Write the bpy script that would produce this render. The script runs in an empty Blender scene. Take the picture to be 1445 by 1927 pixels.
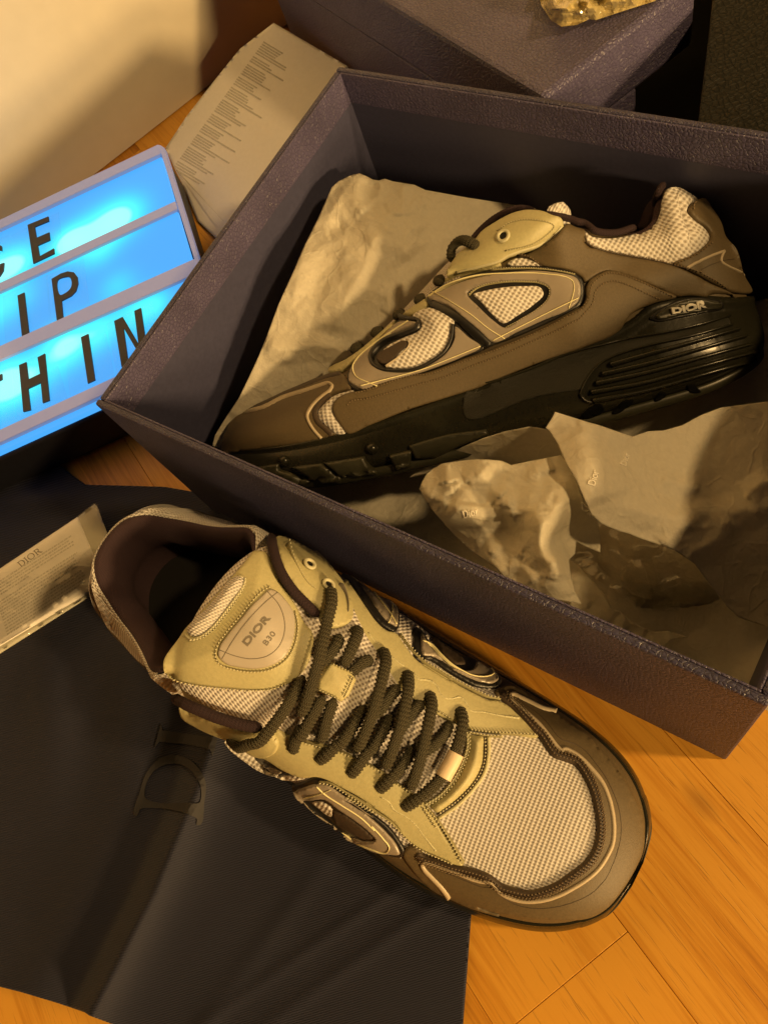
import bpy, bmesh, math, random
import numpy as np
from mathutils import Vector, Matrix
from mathutils.bvhtree import BVHTree
from mathutils.geometry import delaunay_2d_cdt, barycentric_transform
random.seed(7); rng = np.random.default_rng(7)
SC = bpy.context.scene; COL = SC.collection
# ------------------------------------------------------------------ camera, world, light
CX, CY, F = 722.5, 963.5, 1487.87
CAM = np.array([0.3140, -0.0725, 0.4191])
RM = np.array([[0.8296, 0.4903, -0.2672], [0.3619, -0.8365, -0.4115], [-0.4253, 0.2446, -0.8714]])
_u, _s, _v = np.linalg.svd(RM); RM = _u @ _v
cd = bpy.data.cameras.new('camera'); cam = bpy.data.objects.new('camera', cd); COL.objects.link(cam)
cam.matrix_world = Matrix([[RM[0][i], -RM[1][i], -RM[2][i], CAM[i]] for i in range(3)] + [[0, 0, 0, 1]])
cd.sensor_fit = 'VERTICAL'; cd.sensor_height = 36; cd.lens = 36 * F / 1927; cd.clip_start = .01; cd.clip_end = 50
SC.camera = cam
W = bpy.data.worlds.new('World'); SC.world = W; W.use_nodes = True
W.node_tree.nodes['Background'].inputs[0].default_value = (.85, .80, 1.0, 1)
W.node_tree.nodes['Background'].inputs[1].default_value = .006
def lamp(name, loc, e, col, r):
    l = bpy.data.lights.new(name, 'POINT'); l.energy = e; l.color = col; l.shadow_soft_size = r
    o = bpy.data.objects.new(name, l); o.location = loc; COL.objects.link(o); return o
lamp('lamp', (2.51, -.42, .77), 205, (1, .63, .25), .11)
lamp('lamp', (2.54, -.51, .49), 112, (1, .63, .25), .11)
lamp('lamp', (1.38, .48, 1.32), 66, (1, .63, .25), .06)  # high fill lamp, added to brighten the floor and card
SC.view_settings.view_transform = 'Standard'; SC.view_settings.look = 'None'
SC.view_settings.exposure = .08; SC.view_settings.gamma = 1
SC.cycles.max_bounces = 8; SC.cycles.transparent_max_bounces = 12
SC.cycles.use_denoising = True; SC.cycles.caustics_reflective = False; SC.cycles.caustics_refractive = False

# ------------------------------------------------------------------ pixel rays
def ray(u, v): return RM.T @ np.array([(u - CX) / F, (v - CY) / F, 1.])
def onp(u, v, z=0., ax=2):
    r = ray(u, v); return CAM + r * ((z - CAM[ax]) / r[ax])
CR = dict(cA=(300, 1020, 360), cB=(500, 1000, 360), cC=(560, 1200, 360), cD=(360, 1320, 360), cE=(640, 1400, 360),
          cF=(720, 1120, 360), cG=(900, 1380, 360), bA=(400, 640, 360), bB=(620, 480, 360), bC=(800, 360, 360),
          bD=(1085, 340, 360), bE=(1000, 540, 445), tA=(440, 310, 360), tB=(770, 770, 360), gB=(200, 1280, 360),
          lB=(0, 240, 420), lC=(0, 540, 420), kA=(0, 830, 322.6), tR=(1085, 770, 419.8), c1=(150, 920, 550))
def P(*ch):
    out = []
    i = 0
    while i < len(ch):
        c = ch[i]
        if isinstance(c, str):
            ox, oy, s = CR[c]; k = s / 1445.
            out += [(ox + a * k, oy + b * k) for a, b in ch[i + 1]]; i += 2
        else: out += list(c); i += 1
    return out
# ------------------------------------------------------------------ object helpers
def tag(o, label=None, cat=None, group=None, kind=None):
    if label: o['label'] = label
    if cat: o['category'] = cat
    if group: o['group'] = group
    if kind: o['kind'] = kind
    return o
def empty(name, loc=(0, 0, 0), rz=0, mat=None):
    o = bpy.data.objects.new(name, None); COL.objects.link(o); o.empty_display_size = .02
    if mat is not None: o.matrix_world = mat
    else: o.location = loc; o.rotation_euler = (0, 0, rz)
    return o
def mesh(name, v, f, m, parent=None, smooth=True, uv=None, inv=None, mats=None, fm=None):
    me = bpy.data.meshes.new(name)
    v = np.asarray(v, float)
    if inv is not None: v = v @ np.array(inv.to_3x3()).T + np.array(inv.translation)
    me.from_pydata([tuple(p) for p in v], [], [tuple(int(i) for i in q) for q in f])
    if mats:
        for mm in mats: me.materials.append(mm)
    else: me.materials.append(m)
    if fm is not None: me.polygons.foreach_set('material_index', fm)
    if smooth: me.polygons.foreach_set('use_smooth', [True] * len(me.polygons))
    if uv is not None:
        ul = me.uv_layers.new(name='UVMap'); li = np.zeros(len(me.loops), int); me.loops.foreach_get('vertex_index', li)
        ul.data.foreach_set('uv', np.asarray(uv, float)[li].ravel())
    me.update()
    o = bpy.data.objects.new(name, me); COL.objects.link(o)
    if parent: o.parent = parent
    return o
def solidify(o, t, off=-1):
    m = o.modifiers.new('thickness', 'SOLIDIFY'); m.thickness = t; m.offset = off; return o
def bevel(o, w, seg=2):
    m = o.modifiers.new('bevel', 'BEVEL'); m.width = w; m.segments = seg; m.limit_method = 'ANGLE'; return o
def boxmesh(a, b):
    x0, y0, z0 = a; x1, y1, z1 = b
    v = [(x0, y0, z0), (x1, y0, z0), (x1, y1, z0), (x0, y1, z0), (x0, y0, z1), (x1, y0, z1), (x1, y1, z1), (x0, y1, z1)]
    return v, [(0, 3, 2, 1), (4, 5, 6, 7), (0, 1, 5, 4), (1, 2, 6, 5), (2, 3, 7, 6), (3, 0, 4, 7)]
# ------------------------------------------------------------------ materials
class NT:
    def __init__(s, name):
        s.m = bpy.data.materials.new(name); s.m.use_nodes = True; s.t = s.m.node_tree; s.n = s.t.nodes; s.l = s.t.links
        s.b = s.n['Principled BSDF']
    def new(s, t, **k):
        n = s.n.new(t)
        for a, b in k.items(): setattr(n, a, b)
        return n
    def lk(s, a, b): s.l.new(a, b)
    def co(s, what='Object', scale=(1, 1, 1), rot=(0, 0, 0)):
        tc = s.new('ShaderNodeTexCoord'); mp = s.new('ShaderNodeMapping')
        mp.inputs['Scale'].default_value = scale; mp.inputs['Rotation'].default_value = rot
        s.lk(tc.outputs[what], mp.inputs[0]); return mp.outputs[0]
    def math(s, op, a, b=None, c=None):
        n = s.new('ShaderNodeMath', operation=op)
        for i, x in enumerate((a, b, c)):
            if x is None: continue
            if isinstance(x, (int, float)): n.inputs[i].default_value = x
            else: s.lk(x, n.inputs[i])
        return n.outputs[0]
    def noise(s, co, scale, detail=3, rough=.5):
        n = s.new('ShaderNodeTexNoise'); n.inputs['Scale'].default_value = scale; n.inputs['Detail'].default_value = detail
        n.inputs['Roughness'].default_value = rough; s.lk(co, n.inputs['Vector']); return n.outputs['Fac']
    def ramp(s, f, pts):
        r = s.new('ShaderNodeValToRGB'); e = r.color_ramp.elements
        while len(e) < len(pts): e.new(.5)
        for x, (p, c) in zip(e, pts):
            x.position = p; x.color = (*c, 1) if len(c) == 3 else c
        s.lk(f, r.inputs[0]); return r.outputs[0]
    def bump(s, h, st=.5, dist=.001, nrm=None):
        b = s.new('ShaderNodeBump'); b.inputs['Strength'].default_value = st; b.inputs['Distance'].default_value = dist
        s.lk(h, b.inputs['Height'])
        if nrm is not None: s.lk(nrm, b.inputs['Normal'])
        s.lk(b.outputs[0], s.b.inputs['Normal']); return b.outputs[0]
    def set(s, **k):
        for a, v in k.items(): s.b.inputs[a.replace('_', ' ')].default_value = v
def mul(c, k): return tuple(x * k for x in c)
def plain(name, col, rough=.6, var=.15, nscale=300, bst=.0, bd=.0005, what='Object', spec=.5, **k):
    t = NT(name); co = t.co(what); n = t.noise(co, nscale, 4)
    t.lk(t.ramp(n, [(.25, mul(col, 1 - var)), (.75, mul(col, 1 + var))]), t.b.inputs['Base Color'])
    t.set(Roughness=rough, **{'Specular_IOR_Level': spec}, **k)
    if bst: t.bump(t.noise(co, nscale * 2.2, 5), bst, bd)
    return t.m
def grain(name, col, rough=.42, scale=520, st=.9, dist=.0007, stretch=(1, 1, 1), spec=.5):
    t = NT(name); co = t.co('Object', stretch)
    w = t.new('ShaderNodeTexNoise'); w.inputs['Scale'].default_value = scale * .35; t.lk(co, w.inputs['Vector'])
    mx = t.new('ShaderNodeVectorMath', operation='MULTIPLY_ADD'); t.lk(w.outputs['Color'], mx.inputs[0])
    mx.inputs[1].default_value = (.0022, .0022, .0022); t.lk(co, mx.inputs[2])
    v = t.new('ShaderNodeTexVoronoi', feature='DISTANCE_TO_EDGE'); v.inputs['Scale'].default_value = scale; t.lk(mx.outputs[0], v.inputs['Vector'])
    h = t.ramp(v.outputs['Distance'], [(0, (0, 0, 0)), (.09, (.62, .62, .62)), (.45, (1, 1, 1))])
    n2 = t.noise(co, scale * 2.5, 3)
    hh = t.math('ADD', h, t.math('MULTIPLY', n2, .18))
    t.bump(hh, st, dist); t.set(Roughness=rough, Specular_IOR_Level=spec)
    c = t.noise(co, 35, 3)
    t.lk(t.ramp(c, [(.3, mul(col, .85)), (.7, mul(col, 1.15))]), t.b.inputs['Base Color'])
    return t.m
def knit(name, light, dark, cell=.0019, asp=.86, rot=0., st=.8, dist=.0006, hole=-.25, rough=.75):
    t = NT(name); co = t.co('UV', (1, 1, 1), (0, 0, rot)); sp = t.new('ShaderNodeSeparateXYZ'); t.lk(co, sp.inputs[0])
    nz = t.noise(co, 900, 2)
    jit = t.math('MULTIPLY', t.math('SUBTRACT', nz, .5), .9)
    a = t.math('ADD', t.math('MULTIPLY', sp.outputs[0], math.pi * 2 / cell / 1.0), jit)
    b = t.math('ADD', t.math('MULTIPLY', sp.outputs[1], math.pi * 2 / (cell * asp)), jit)
    h = t.math('MULTIPLY', t.math('SINE', t.math('MULTIPLY', t.math('ADD', a, b), .5)), t.math('SINE', t.math('MULTIPLY', t.math('SUBTRACT', a, b), .5)))
    fine = t.math('MULTIPLY', t.math('SINE', t.math('MULTIPLY', b, 4.)), .10)
    h2 = t.math('ADD', h, fine)
    hn = t.math('MULTIPLY_ADD', h2, .5, .5)
    t.lk(t.ramp(hn, [(.08, dark), (.34, mul(light, .66)), (.58, mul(light, .95)), (.9, light)]), t.b.inputs['Base Color'])
    t.bump(hn, st, dist); t.set(Roughness=rough, Specular_IOR_Level=.35)
    return t.m
def ribcloth(name, col, k1=.0011, k2=.0007, st=.8, dist=.0004, rough=.8, sheen=0., lo=.55, hi=1.25):
    t = NT(name); co = t.co('UV'); sp = t.new('ShaderNodeSeparateXYZ'); t.lk(co, sp.inputs[0])
    h = t.math('MULTIPLY', t.math('SINE', t.math('MULTIPLY', sp.outputs[0], math.pi * 2 / k1)), t.math('SINE', t.math('MULTIPLY', sp.outputs[1], math.pi * 2 / k2)))
    n = t.noise(co, 700, 4); hn = t.math('ADD', t.math('MULTIPLY_ADD', h, .35, .5), t.math('MULTIPLY', n, .3))
    t.lk(t.ramp(hn, [(.25, mul(col, lo)), (.85, mul(col, hi))]), t.b.inputs['Base Color'])
    t.bump(hn, st, dist); t.set(Roughness=rough, Specular_IOR_Level=.3)
    if sheen: t.set(Sheen_Weight=sheen, Sheen_Roughness=.4)
    return t.m
def paper(name, col, trans=.45, fine=.25):
    t = NT(name); co = t.co('Object')
    n = t.noise(co, 60, 6, .6); n2 = t.noise(co, 420, 5, .6)
    v = t.new('ShaderNodeTexVoronoi', feature='DISTANCE_TO_EDGE'); v.inputs['Scale'].default_value = 42
    wv = t.new('ShaderNodeVectorMath', operation='MULTIPLY_ADD'); nn = t.new('ShaderNodeTexNoise'); nn.inputs['Scale'].default_value = 30; t.lk(co, nn.inputs['Vector'])
    t.lk(nn.outputs['Color'], wv.inputs[0]); wv.inputs[1].default_value = (.05, .05, .05); t.lk(co, wv.inputs[2]); t.lk(wv.outputs[0], v.inputs['Vector'])
    cr = t.ramp(v.outputs['Distance'], [(0, (1, 1, 1)), (.05, (0, 0, 0))])
    v2_ = t.new('ShaderNodeTexVoronoi', feature='DISTANCE_TO_EDGE'); v2_.inputs['Scale'].default_value = 19; t.lk(wv.outputs[0], v2_.inputs['Vector'])
    cr = t.math('ADD', cr, t.math('MULTIPLY', t.ramp(v2_.outputs['Distance'], [(0, (1, 1, 1)), (.10, (0, 0, 0))]), 2.2))
    h = t.math('ADD', t.math('MULTIPLY', n, 1.2), t.math('ADD', t.math('MULTIPLY', n2, .25), t.math('MULTIPLY', cr, .12)))
    t.bump(h, fine, .004)
    t.lk(t.ramp(n2, [(.3, mul(col, .9)), (.7, mul(col, 1.04))]), t.b.inputs['Base Color'])
    t.set(Roughness=.5, Specular_IOR_Level=.35)
    tr = t.new('ShaderNodeBsdfTranslucent'); tr.inputs[0].default_value = (*mul(col, .95), 1)
    mx = t.new('ShaderNodeMixShader'); mx.inputs[0].default_value = trans
    t.lk(t.b.outputs[0], mx.inputs[1]); t.lk(tr.outputs[0], mx.inputs[2]); t.lk(mx.outputs[0], t.n['Material Output'].inputs[0])
    return t.m
def film(name, tint=(.97, .95, .9), gl=.22, rough=.08):
    t = NT(name); co = t.co('Object'); t.bump(t.noise(co, 70, 3), .35, .004)
    t.set(Roughness=rough, Base_Color=(.9, .9, .9, 1)); t.set(Metallic=0)
    g = t.new('ShaderNodeBsdfGlossy'); g.inputs['Roughness'].default_value = rough; t.lk(t.b.inputs['Normal'].links[0].from_socket, g.inputs['Normal'])
    tr = t.new('ShaderNodeBsdfTransparent'); tr.inputs[0].default_value = (*tint, 1)
    fr = t.new('ShaderNodeFresnel'); fr.inputs[0].default_value = 1.45; t.lk(t.b.inputs['Normal'].links[0].from_socket, fr.inputs['Normal'])
    f2 = t.math('MULTIPLY_ADD', fr.outputs[0], .9, gl * .15)
    mx = t.new('ShaderNodeMixShader'); t.lk(f2, mx.inputs[0]); t.lk(tr.outputs[0], mx.inputs[1]); t.lk(g.outputs[0], mx.inputs[2])
    t.lk(mx.outputs[0], t.n['Material Output'].inputs[0]); return t.m
def wood():
    t = NT('oak_wood'); tc = t.new('ShaderNodeTexCoord'); oi = t.new('ShaderNodeObjectInfo')
    off = t.new('ShaderNodeVectorMath', operation='MULTIPLY_ADD'); cmb = t.new('ShaderNodeCombineXYZ')
    for i in range(3): t.lk(oi.outputs['Random'], cmb.inputs[i])
    t.lk(cmb.outputs[0], off.inputs[0]); off.inputs[1].default_value = (13, 7, 5); t.lk(tc.outputs['Object'], off.inputs[2])
    def mp(sc):
        m = t.new('ShaderNodeMapping'); m.inputs['Scale'].default_value = sc; t.lk(off.outputs[0], m.inputs[0]); return m.outputs[0]
    big = t.noise(mp((3, 22, 1)), 1.6, 4, .55)
    fib = t.noise(mp((14, 420, 1)), 1., 5, .65)
    med = t.noise(mp((6, 90, 1)), 1., 4, .6)
    por = t.noise(mp((46, 1000, 1)), 1., 2, .5)
    f = t.math('ADD', t.math('MULTIPLY', big, .38), t.math('ADD', t.math('MULTIPLY', med, .35), t.math('MULTIPLY', fib, .42)))
    f = t.math('ADD', f, t.math('MULTIPLY', t.math('SUBTRACT', oi.outputs['Random'], .5), .20))
    c = t.ramp(f, [(.38, (.38, .15, .014)), (.5, (.60, .265, .026)), (.61, (.72, .355, .046))])
    p = t.ramp(por, [(.60, (0, 0, 0)), (.70, (1, 1, 1))])
    p2 = t.math('MULTIPLY', p, t.ramp(med, [(.4, (0, 0, 0)), (.62, (1, 1, 1))]))
    mx = t.new('ShaderNodeMixRGB'); t.lk(t.math('MULTIPLY', p2, .45), mx.inputs[0]); t.lk(c, mx.inputs[1]); mx.inputs[2].default_value = (.11, .035, .008, 1)
    # few knots
    v = t.new('ShaderNodeTexVoronoi'); v.inputs['Scale'].default_value = 1.; t.lk(mp((7, 16, 1)), v.inputs['Vector'])
    kn = t.ramp(v.outputs['Distance'], [(.03, (1, 1, 1)), (.10, (0, 0, 0))])
    mx2 = t.new('ShaderNodeMixRGB'); t.lk(t.math('MULTIPLY', kn, .45), mx2.inputs[0]); t.lk(mx.outputs[0], mx2.inputs[1]); mx2.inputs[2].default_value = (.14, .045, .01, 1)
    t.lk(mx2.outputs[0], t.b.inputs['Base Color'])
    t.bump(t.math('SUBTRACT', t.math('MULTIPLY', fib, .5), t.math('MULTIPLY', p2, .6)), .25, .0006)
    t.set(Roughness=.42, Specular_IOR_Level=.4); return t.m
M = {}
M['wood'] = wood()
M['wall'] = plain('wall_paint', (.68, .63, .50), .85, .03, 60, .15, .0006)
M['box_leather'] = grain('grained_box_leather', (.050, .047, .098), .42, 520, .8, .0005)
M['box_leather_rim'] = grain('grained_rim_leather', (.086, .076, .150), .40, 470, .75, .0006)
M['box_lining'] = plain('navy_lining_paper', (.052, .053, .104), .5, .12, 400, .1, .0003)
M['box_dark'] = grain('dark_green_grained_leather', (.006, .0065, .005), .55, 330, .8, .0007, spec=.22)
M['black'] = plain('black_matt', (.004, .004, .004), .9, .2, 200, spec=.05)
M['tissue'] = paper('tissue_paper', (.90, .86, .74), .50, .40)
M['tissue_dim'] = paper('tissue_paper_smooth', (.90, .86, .75), .48, .42)
M['film'] = film('clear_film')
M['card'] = plain('cream_card', (.80, .78, .75), .6, .03, 300, .05, .0002)
M['ink'] = plain('grey_print', (.58, .56, .52), .7, .25, 900)
M['ink_dark'] = plain('dark_print', (.17, .15, .12), .6, .1, 300)
M['khaki'] = plain('khaki_leather', (.455, .420, .225), .50, .08, 700, .35, .0003)
M['khaki_edge'] = plain('khaki_edge', (.52, .50, .33), .55, .1, 600, .3, .0004)
M['khaki_dark'] = plain('khaki_stitch_groove', (.29, .265, .14), .7, .1, 500)
M['khaki_thread'] = plain('khaki_thread', (.64, .61, .42), .6, .15, 900)
M['khaki_worn'] = plain('reflective_print_speckle', (.49, .465, .28), .5, .5, 1400)
M['brown'] = plain('olive_brown_nubuck', (.108, .080, .041), .55, .14, 900, .4, .0003)
M['brown_band'] = plain('dark_brown_band', (.062, .043, .028), .5, .1, 500, .15, .0002)
M['brown_thread'] = plain('brown_thread', (.20, .145, .085), .6, .2, 900)
M['reflect'] = plain('grey_reflective_trim', (.46, .39, .28), .45, .12, 1600, .1, .0002)
M['taupe'] = plain('taupe_film', (.29, .25, .20), .30, .05, 200, .04, .0002)
M['line'] = plain('pale_line', (.88, .82, .48), .4, .05, 300)
M['black_trim'] = plain('black_rubber_trim', (.014, .013, .012), .38, .2, 500, .2, .0003)
M['dark_oval'] = plain('dark_brown_suede', (.050, .033, .020), .7, .15, 600, .2, .0003)
M['rubber'] = plain('black_rubber', (.017, .0165, .010), .25, .15, 350, .10, .0003)
M['rubber_matt'] = plain('stippled_black_rubber', (.019, .0185, .011), .30, .3, 1300, 1., .0007)
M['lug'] = plain('olive_black_lug_rubber', (.034, .033, .020), .38, .12, 350, .12, .0003)
M['mesh'] = knit('beige_mesh', (.70, .67, .64), (.33, .29, .25), .00180, .74, .10)
M['mesh_side'] = knit('side_mesh', (.77, .74, .69), (.36, .31, .25), .0019, .8, -.55)
M['mesh_tongue'] = knit('tongue_mesh', (.72, .68, .64), (.25, .20, .17), .0019, .75, .5)
M['knit'] = ribcloth('ribbed_knit_edge', (.60, .57, .53), .0022, .0012, 1., .0008)
M['lining'] = ribcloth('brown_lining_mesh', (.050, .029, .036), .0014, .0012, .7, .0005)
M['piping'] = ribcloth('dark_purple_piping', (.028, .015, .018), .0011, .0009, .8, .0004)
M['insole'] = plain('black_insole', (.004, .0035, .0035), .8, .2, 300)
M['lace'] = ribcloth('dark_olive_lace', (.036, .032, .019), .0019, .0009, 1., .0007, .7, lo=.35, hi=2.3)
M['aglet'] = plain('pale_ribbed_lace_tag', (.74, .60, .42), .45, .05, 300)
M['patch'] = plain('grey_tongue_film', (.43, .39, .33), .42, .02, 200)
M['white_print'] = plain('cream_raised_letters', (.88, .86, .78), .5, .05, 300)
M['led_frame'] = plain('white_plastic_glow', (.42, .42, .46), .35, .02, 100, Emission_Color=(.18, .32, .72, 1), Emission_Strength=.30)  # blue emission paints the panel's glow into the rails
M['led_body'] = plain('dark_plastic_shell', (.030, .032, .045), .5, .1, 200)
M['letter'] = plain('black_letter_print', (.030, .034, .060), .5, .1, 200)
M['brush'] = plain('black_print_on_bag', (.021, .020, .024), .75, .1, 300)
def bagmat():
    t = NT('navy_twill_cotton'); co = t.co('UV'); sp = t.new('ShaderNodeSeparateXYZ'); t.lk(co, sp.inputs[0])
    n = t.noise(co, 900, 3)
    k = t.math('ADD', t.math('MULTIPLY', t.math('ADD', t.math('MULTIPLY', sp.outputs[0], .30), sp.outputs[1]), 2 * math.pi / .00128), t.math('MULTIPLY', n, 2.2))
    h = t.math('MULTIPLY_ADD', t.math('SINE', k), .5, .5)
    n2 = t.noise(co, 2600, 3); hh = t.math('ADD', h, t.math('MULTIPLY', n2, .5))
    t.lk(t.ramp(hh, [(.2, (.009, .010, .021)), (1., (.021, .023, .044))]), t.b.inputs['Base Color'])
    b1 = t.bump(hh, .6, .0003); t.set(Roughness=.7, Specular_IOR_Level=.3, Sheen_Weight=.25, Sheen_Roughness=.35)
    return t.m
M['bag'] = bagmat()
for k in M: pass

# ------------------------------------------------------------------ polygon tools (pixel plane)
def resample(pts, step, closed=True, smooth=True):
    p = np.array(pts, float); n = len(p); out = []
    if not smooth:
        segs = [(p[i], p[(i + 1) % n]) for i in range(n if closed else n - 1)]
        for a, b in segs:
            k = max(1, int(round(np.linalg.norm(b - a) / step)))
            out += [a + (b - a) * j / k for j in range(k)]
        if not closed: out.append(p[-1])
        return np.array(out)
    for i in range(n if closed else n - 1):
        p1, p2 = p[i], p[(i + 1) % n]
        p0 = p[i - 1] if (closed or i > 0) else 2 * p1 - p2
        p3 = p[(i + 2) % n] if (closed or i + 2 < n) else 2 * p2 - p1
        d = np.linalg.norm(p2 - p1)
        if d < 1e-6: continue
        # centripetal style tangents, corners kept by repeated points
        d0 = max(np.linalg.norm(p1 - p0), 1e-6); d2 = max(np.linalg.norm(p3 - p2), 1e-6)
        m1 = np.zeros(p.shape[1]) if d0 < 1e-5 else ((p1 - p0) / d0 + (p2 - p1) / d) * .5 * d
        m2 = np.zeros(p.shape[1]) if d2 < 1e-5 else ((p2 - p1) / d + (p3 - p2) / d2) * .5 * d
        k = max(1, int(round(d / step)))
        for j in range(k):
            t = j / k; h = t * t * (3 - 2 * t)
            out.append(p1 * (1 - h) + p2 * h + m1 * (t ** 3 - 2 * t * t + t) + m2 * (t ** 3 - t * t))
    if not closed: out.append(p[-1])
    return np.array(out)
def inside(pts, poly):
    x, y = pts[:, 0], pts[:, 1]; r = np.zeros(len(pts), bool); n = len(poly); j = n - 1
    for i in range(n):
        xi, yi = poly[i]; xj, yj = poly[j]
        if yi != yj:
            r ^= ((yi > y) != (yj > y)) & (x < (xj - xi) * (y - yi) / (yj - yi) + xi)
        j = i
    return r
def bdist(pts, polys):
    d = np.full(len(pts), 1e9)
    for poly in polys:
        a = poly; b = np.roll(poly, -1, 0)
        for i in range(0, len(pts), 4000):
            q = pts[i:i + 4000, None, :]; ab = (b - a)[None]; L = np.maximum((ab ** 2).sum(-1), 1e-12)
            t = np.clip(((q - a[None]) * ab).sum(-1) / L, 0, 1)
            dd = np.sqrt((((a[None] + ab * t[..., None]) - q) ** 2).sum(-1)).min(1)
            d[i:i + 4000] = np.minimum(d[i:i + 4000], dd)
    return d
def fill(polys, step, ring=2.):
    """triangulate outline (first) minus holes; returns verts2d, tris, dist, loops"""
    V = []; E = []; loops = []
    for p in polys:
        k = len(V); V += [tuple(q) for q in p]; E += [(k + i, k + (i + 1) % len(p)) for i in range(len(p))]
    arr = [np.array(p) for p in polys]
    lo = arr[0].min(0); hi = arr[0].max(0)
    gx = np.arange(lo[0], hi[0], step); gy = np.arange(lo[1], hi[1], step * .87)
    G = np.array([(x + (step / 2 if j % 2 else 0), y) for j, y in enumerate(gy) for x in gx])
    C = [G] if len(G) else []
    if ring:
        for p in arr:
            t = np.roll(p, -1, 0) - np.roll(p, 1, 0); t /= np.maximum(np.linalg.norm(t, axis=1)[:, None], 1e-9)
            nn = np.stack([-t[:, 1], t[:, 0]], 1); C += [p + nn * ring, p - nn * ring]
    C = np.concatenate(C)
    ok = inside(C, arr[0])
    for p in arr[1:]: ok &= ~inside(C, p)
    C = C[ok]; d = bdist(C, arr)
    g = d > (ring * .9 if ring else step * .4); C = C[g]
    co = [Vector(q) for q in V] + [Vector(q) for q in C]
    vo, eo, fo, ov, oe, of = delaunay_2d_cdt(co, E, [], 0, 1e-4)
    v2 = np.array([(q.x, q.y) for q in vo]); tr = np.array([f for f in fo if len(f) == 3])
    cen = v2[tr].mean(1); ok = inside(cen, arr[0])
    for p in arr[1:]: ok &= ~inside(cen, p)
    tr = tr[ok]
    a = v2[tr]; ar = (a[:, 1, 0] - a[:, 0, 0]) * (a[:, 2, 1] - a[:, 0, 1]) - (a[:, 1, 1] - a[:, 0, 1]) * (a[:, 2, 0] - a[:, 0, 0])
    # image y runs down: make faces look at the camera
    tr[ar > 0] = tr[ar > 0][:, ::-1]
    used = np.unique(tr); mp = -np.ones(len(v2), int); mp[used] = np.arange(len(used)); v2 = v2[used]; tr = mp[tr]
    return v2, tr, bdist(v2, arr)
def boundary(tr):
    cnt = {}
    for t in tr:
        for i in range(3):
            e = (int(t[i]), int(t[(i + 1) % 3])); cnt[e] = 1
    return [e for e in cnt if (e[1], e[0]) not in cnt]
def ribbon(path, w, closed=False, step=3., w2=None):
    p = resample(path, step, closed)
    t = np.gradient(p, axis=0) if not closed else np.roll(p, -1, 0) - np.roll(p, 1, 0)
    t /= np.maximum(np.linalg.norm(t, axis=1)[:, None], 1e-9); nn = np.stack([-t[:, 1], t[:, 0]], 1)
    ww = np.full(len(p), w / 2.) if w2 is None else np.linspace(w / 2., w2 / 2., len(p))
    return p, nn, ww[:, None]
# ------------------------------------------------------------------ surface to drape on
class Surf:
    def __init__(s, V, Fc, closed=False):
        s.V = np.asarray(V, float); tri = []
        for f in Fc:
            tri.append((f[0], f[1], f[2]))
            if len(f) == 4: tri.append((f[0], f[2], f[3]))
        s.T = np.array(tri); a, b, c = (s.V[s.T[:, i]] for i in range(3))
        fn = np.cross(b - a, c - a); N = np.zeros_like(s.V)
        for i in range(3): np.add.at(N, s.T[:, i], fn)
        if ((s.V - s.V.mean(0)) * N).sum() < 0 and closed: N = -N
        s.N = N / np.maximum(np.linalg.norm(N, axis=1)[:, None], 1e-12)
        s.b = BVHTree.FromPolygons([Vector(p) for p in s.V], [tuple(int(i) for i in t) for t in s.T])
    def nrm(s, loc, idx):
        t = s.T[idx]; a, b, c = s.V[t]; v0, v1, v2 = b - a, c - a, np.array(loc) - a
        d00, d01, d11, d20, d21 = v0 @ v0, v0 @ v1, v1 @ v1, v2 @ v0, v2 @ v1; de = d00 * d11 - d01 * d01
        if abs(de) < 1e-20: return s.N[t[0]]
        v = (d11 * d20 - d01 * d21) / de; w = (d00 * d21 - d01 * d20) / de
        n = s.N[t[0]] * (1 - v - w) + s.N[t[1]] * v + s.N[t[2]] * w
        return n / max(np.linalg.norm(n), 1e-9)
    def hit(s, u, v):
        d = Vector(ray(u, v)).normalized(); o = Vector(CAM)
        loc, n, i, dist = s.b.ray_cast(o, d)
        if loc is None:
            best = None
            for t in np.linspace(.18, .62, 45):
                q = o + d * t; l2, n2, i2, ds = s.b.find_nearest(q)
                if l2 is not None and (best is None or ds < best[0]): best = (ds, l2, i2)
            loc, i = best[1], best[2]; nn = s.nrm(loc, i); q = Vector(CAM) + d * (loc - o).dot(d)
            if nn @ np.array(d) > .0: nn = nn - 1.02 * (nn @ np.array(d)) * np.array(d); nn /= max(np.linalg.norm(nn), 1e-9)
            return np.array(q.lerp(loc, .85)), nn
        nn = s.nrm(loc, i)
        if nn @ np.array(d) > .0: nn = nn - 1.02 * (nn @ np.array(d)) * np.array(d); nn /= max(np.linalg.norm(nn), 1e-9)
        return np.array(loc), nn
UVK = .000222
def smooth01(x): x = np.clip(x, 0, 1); return x * x * (3 - 2 * x)
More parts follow.
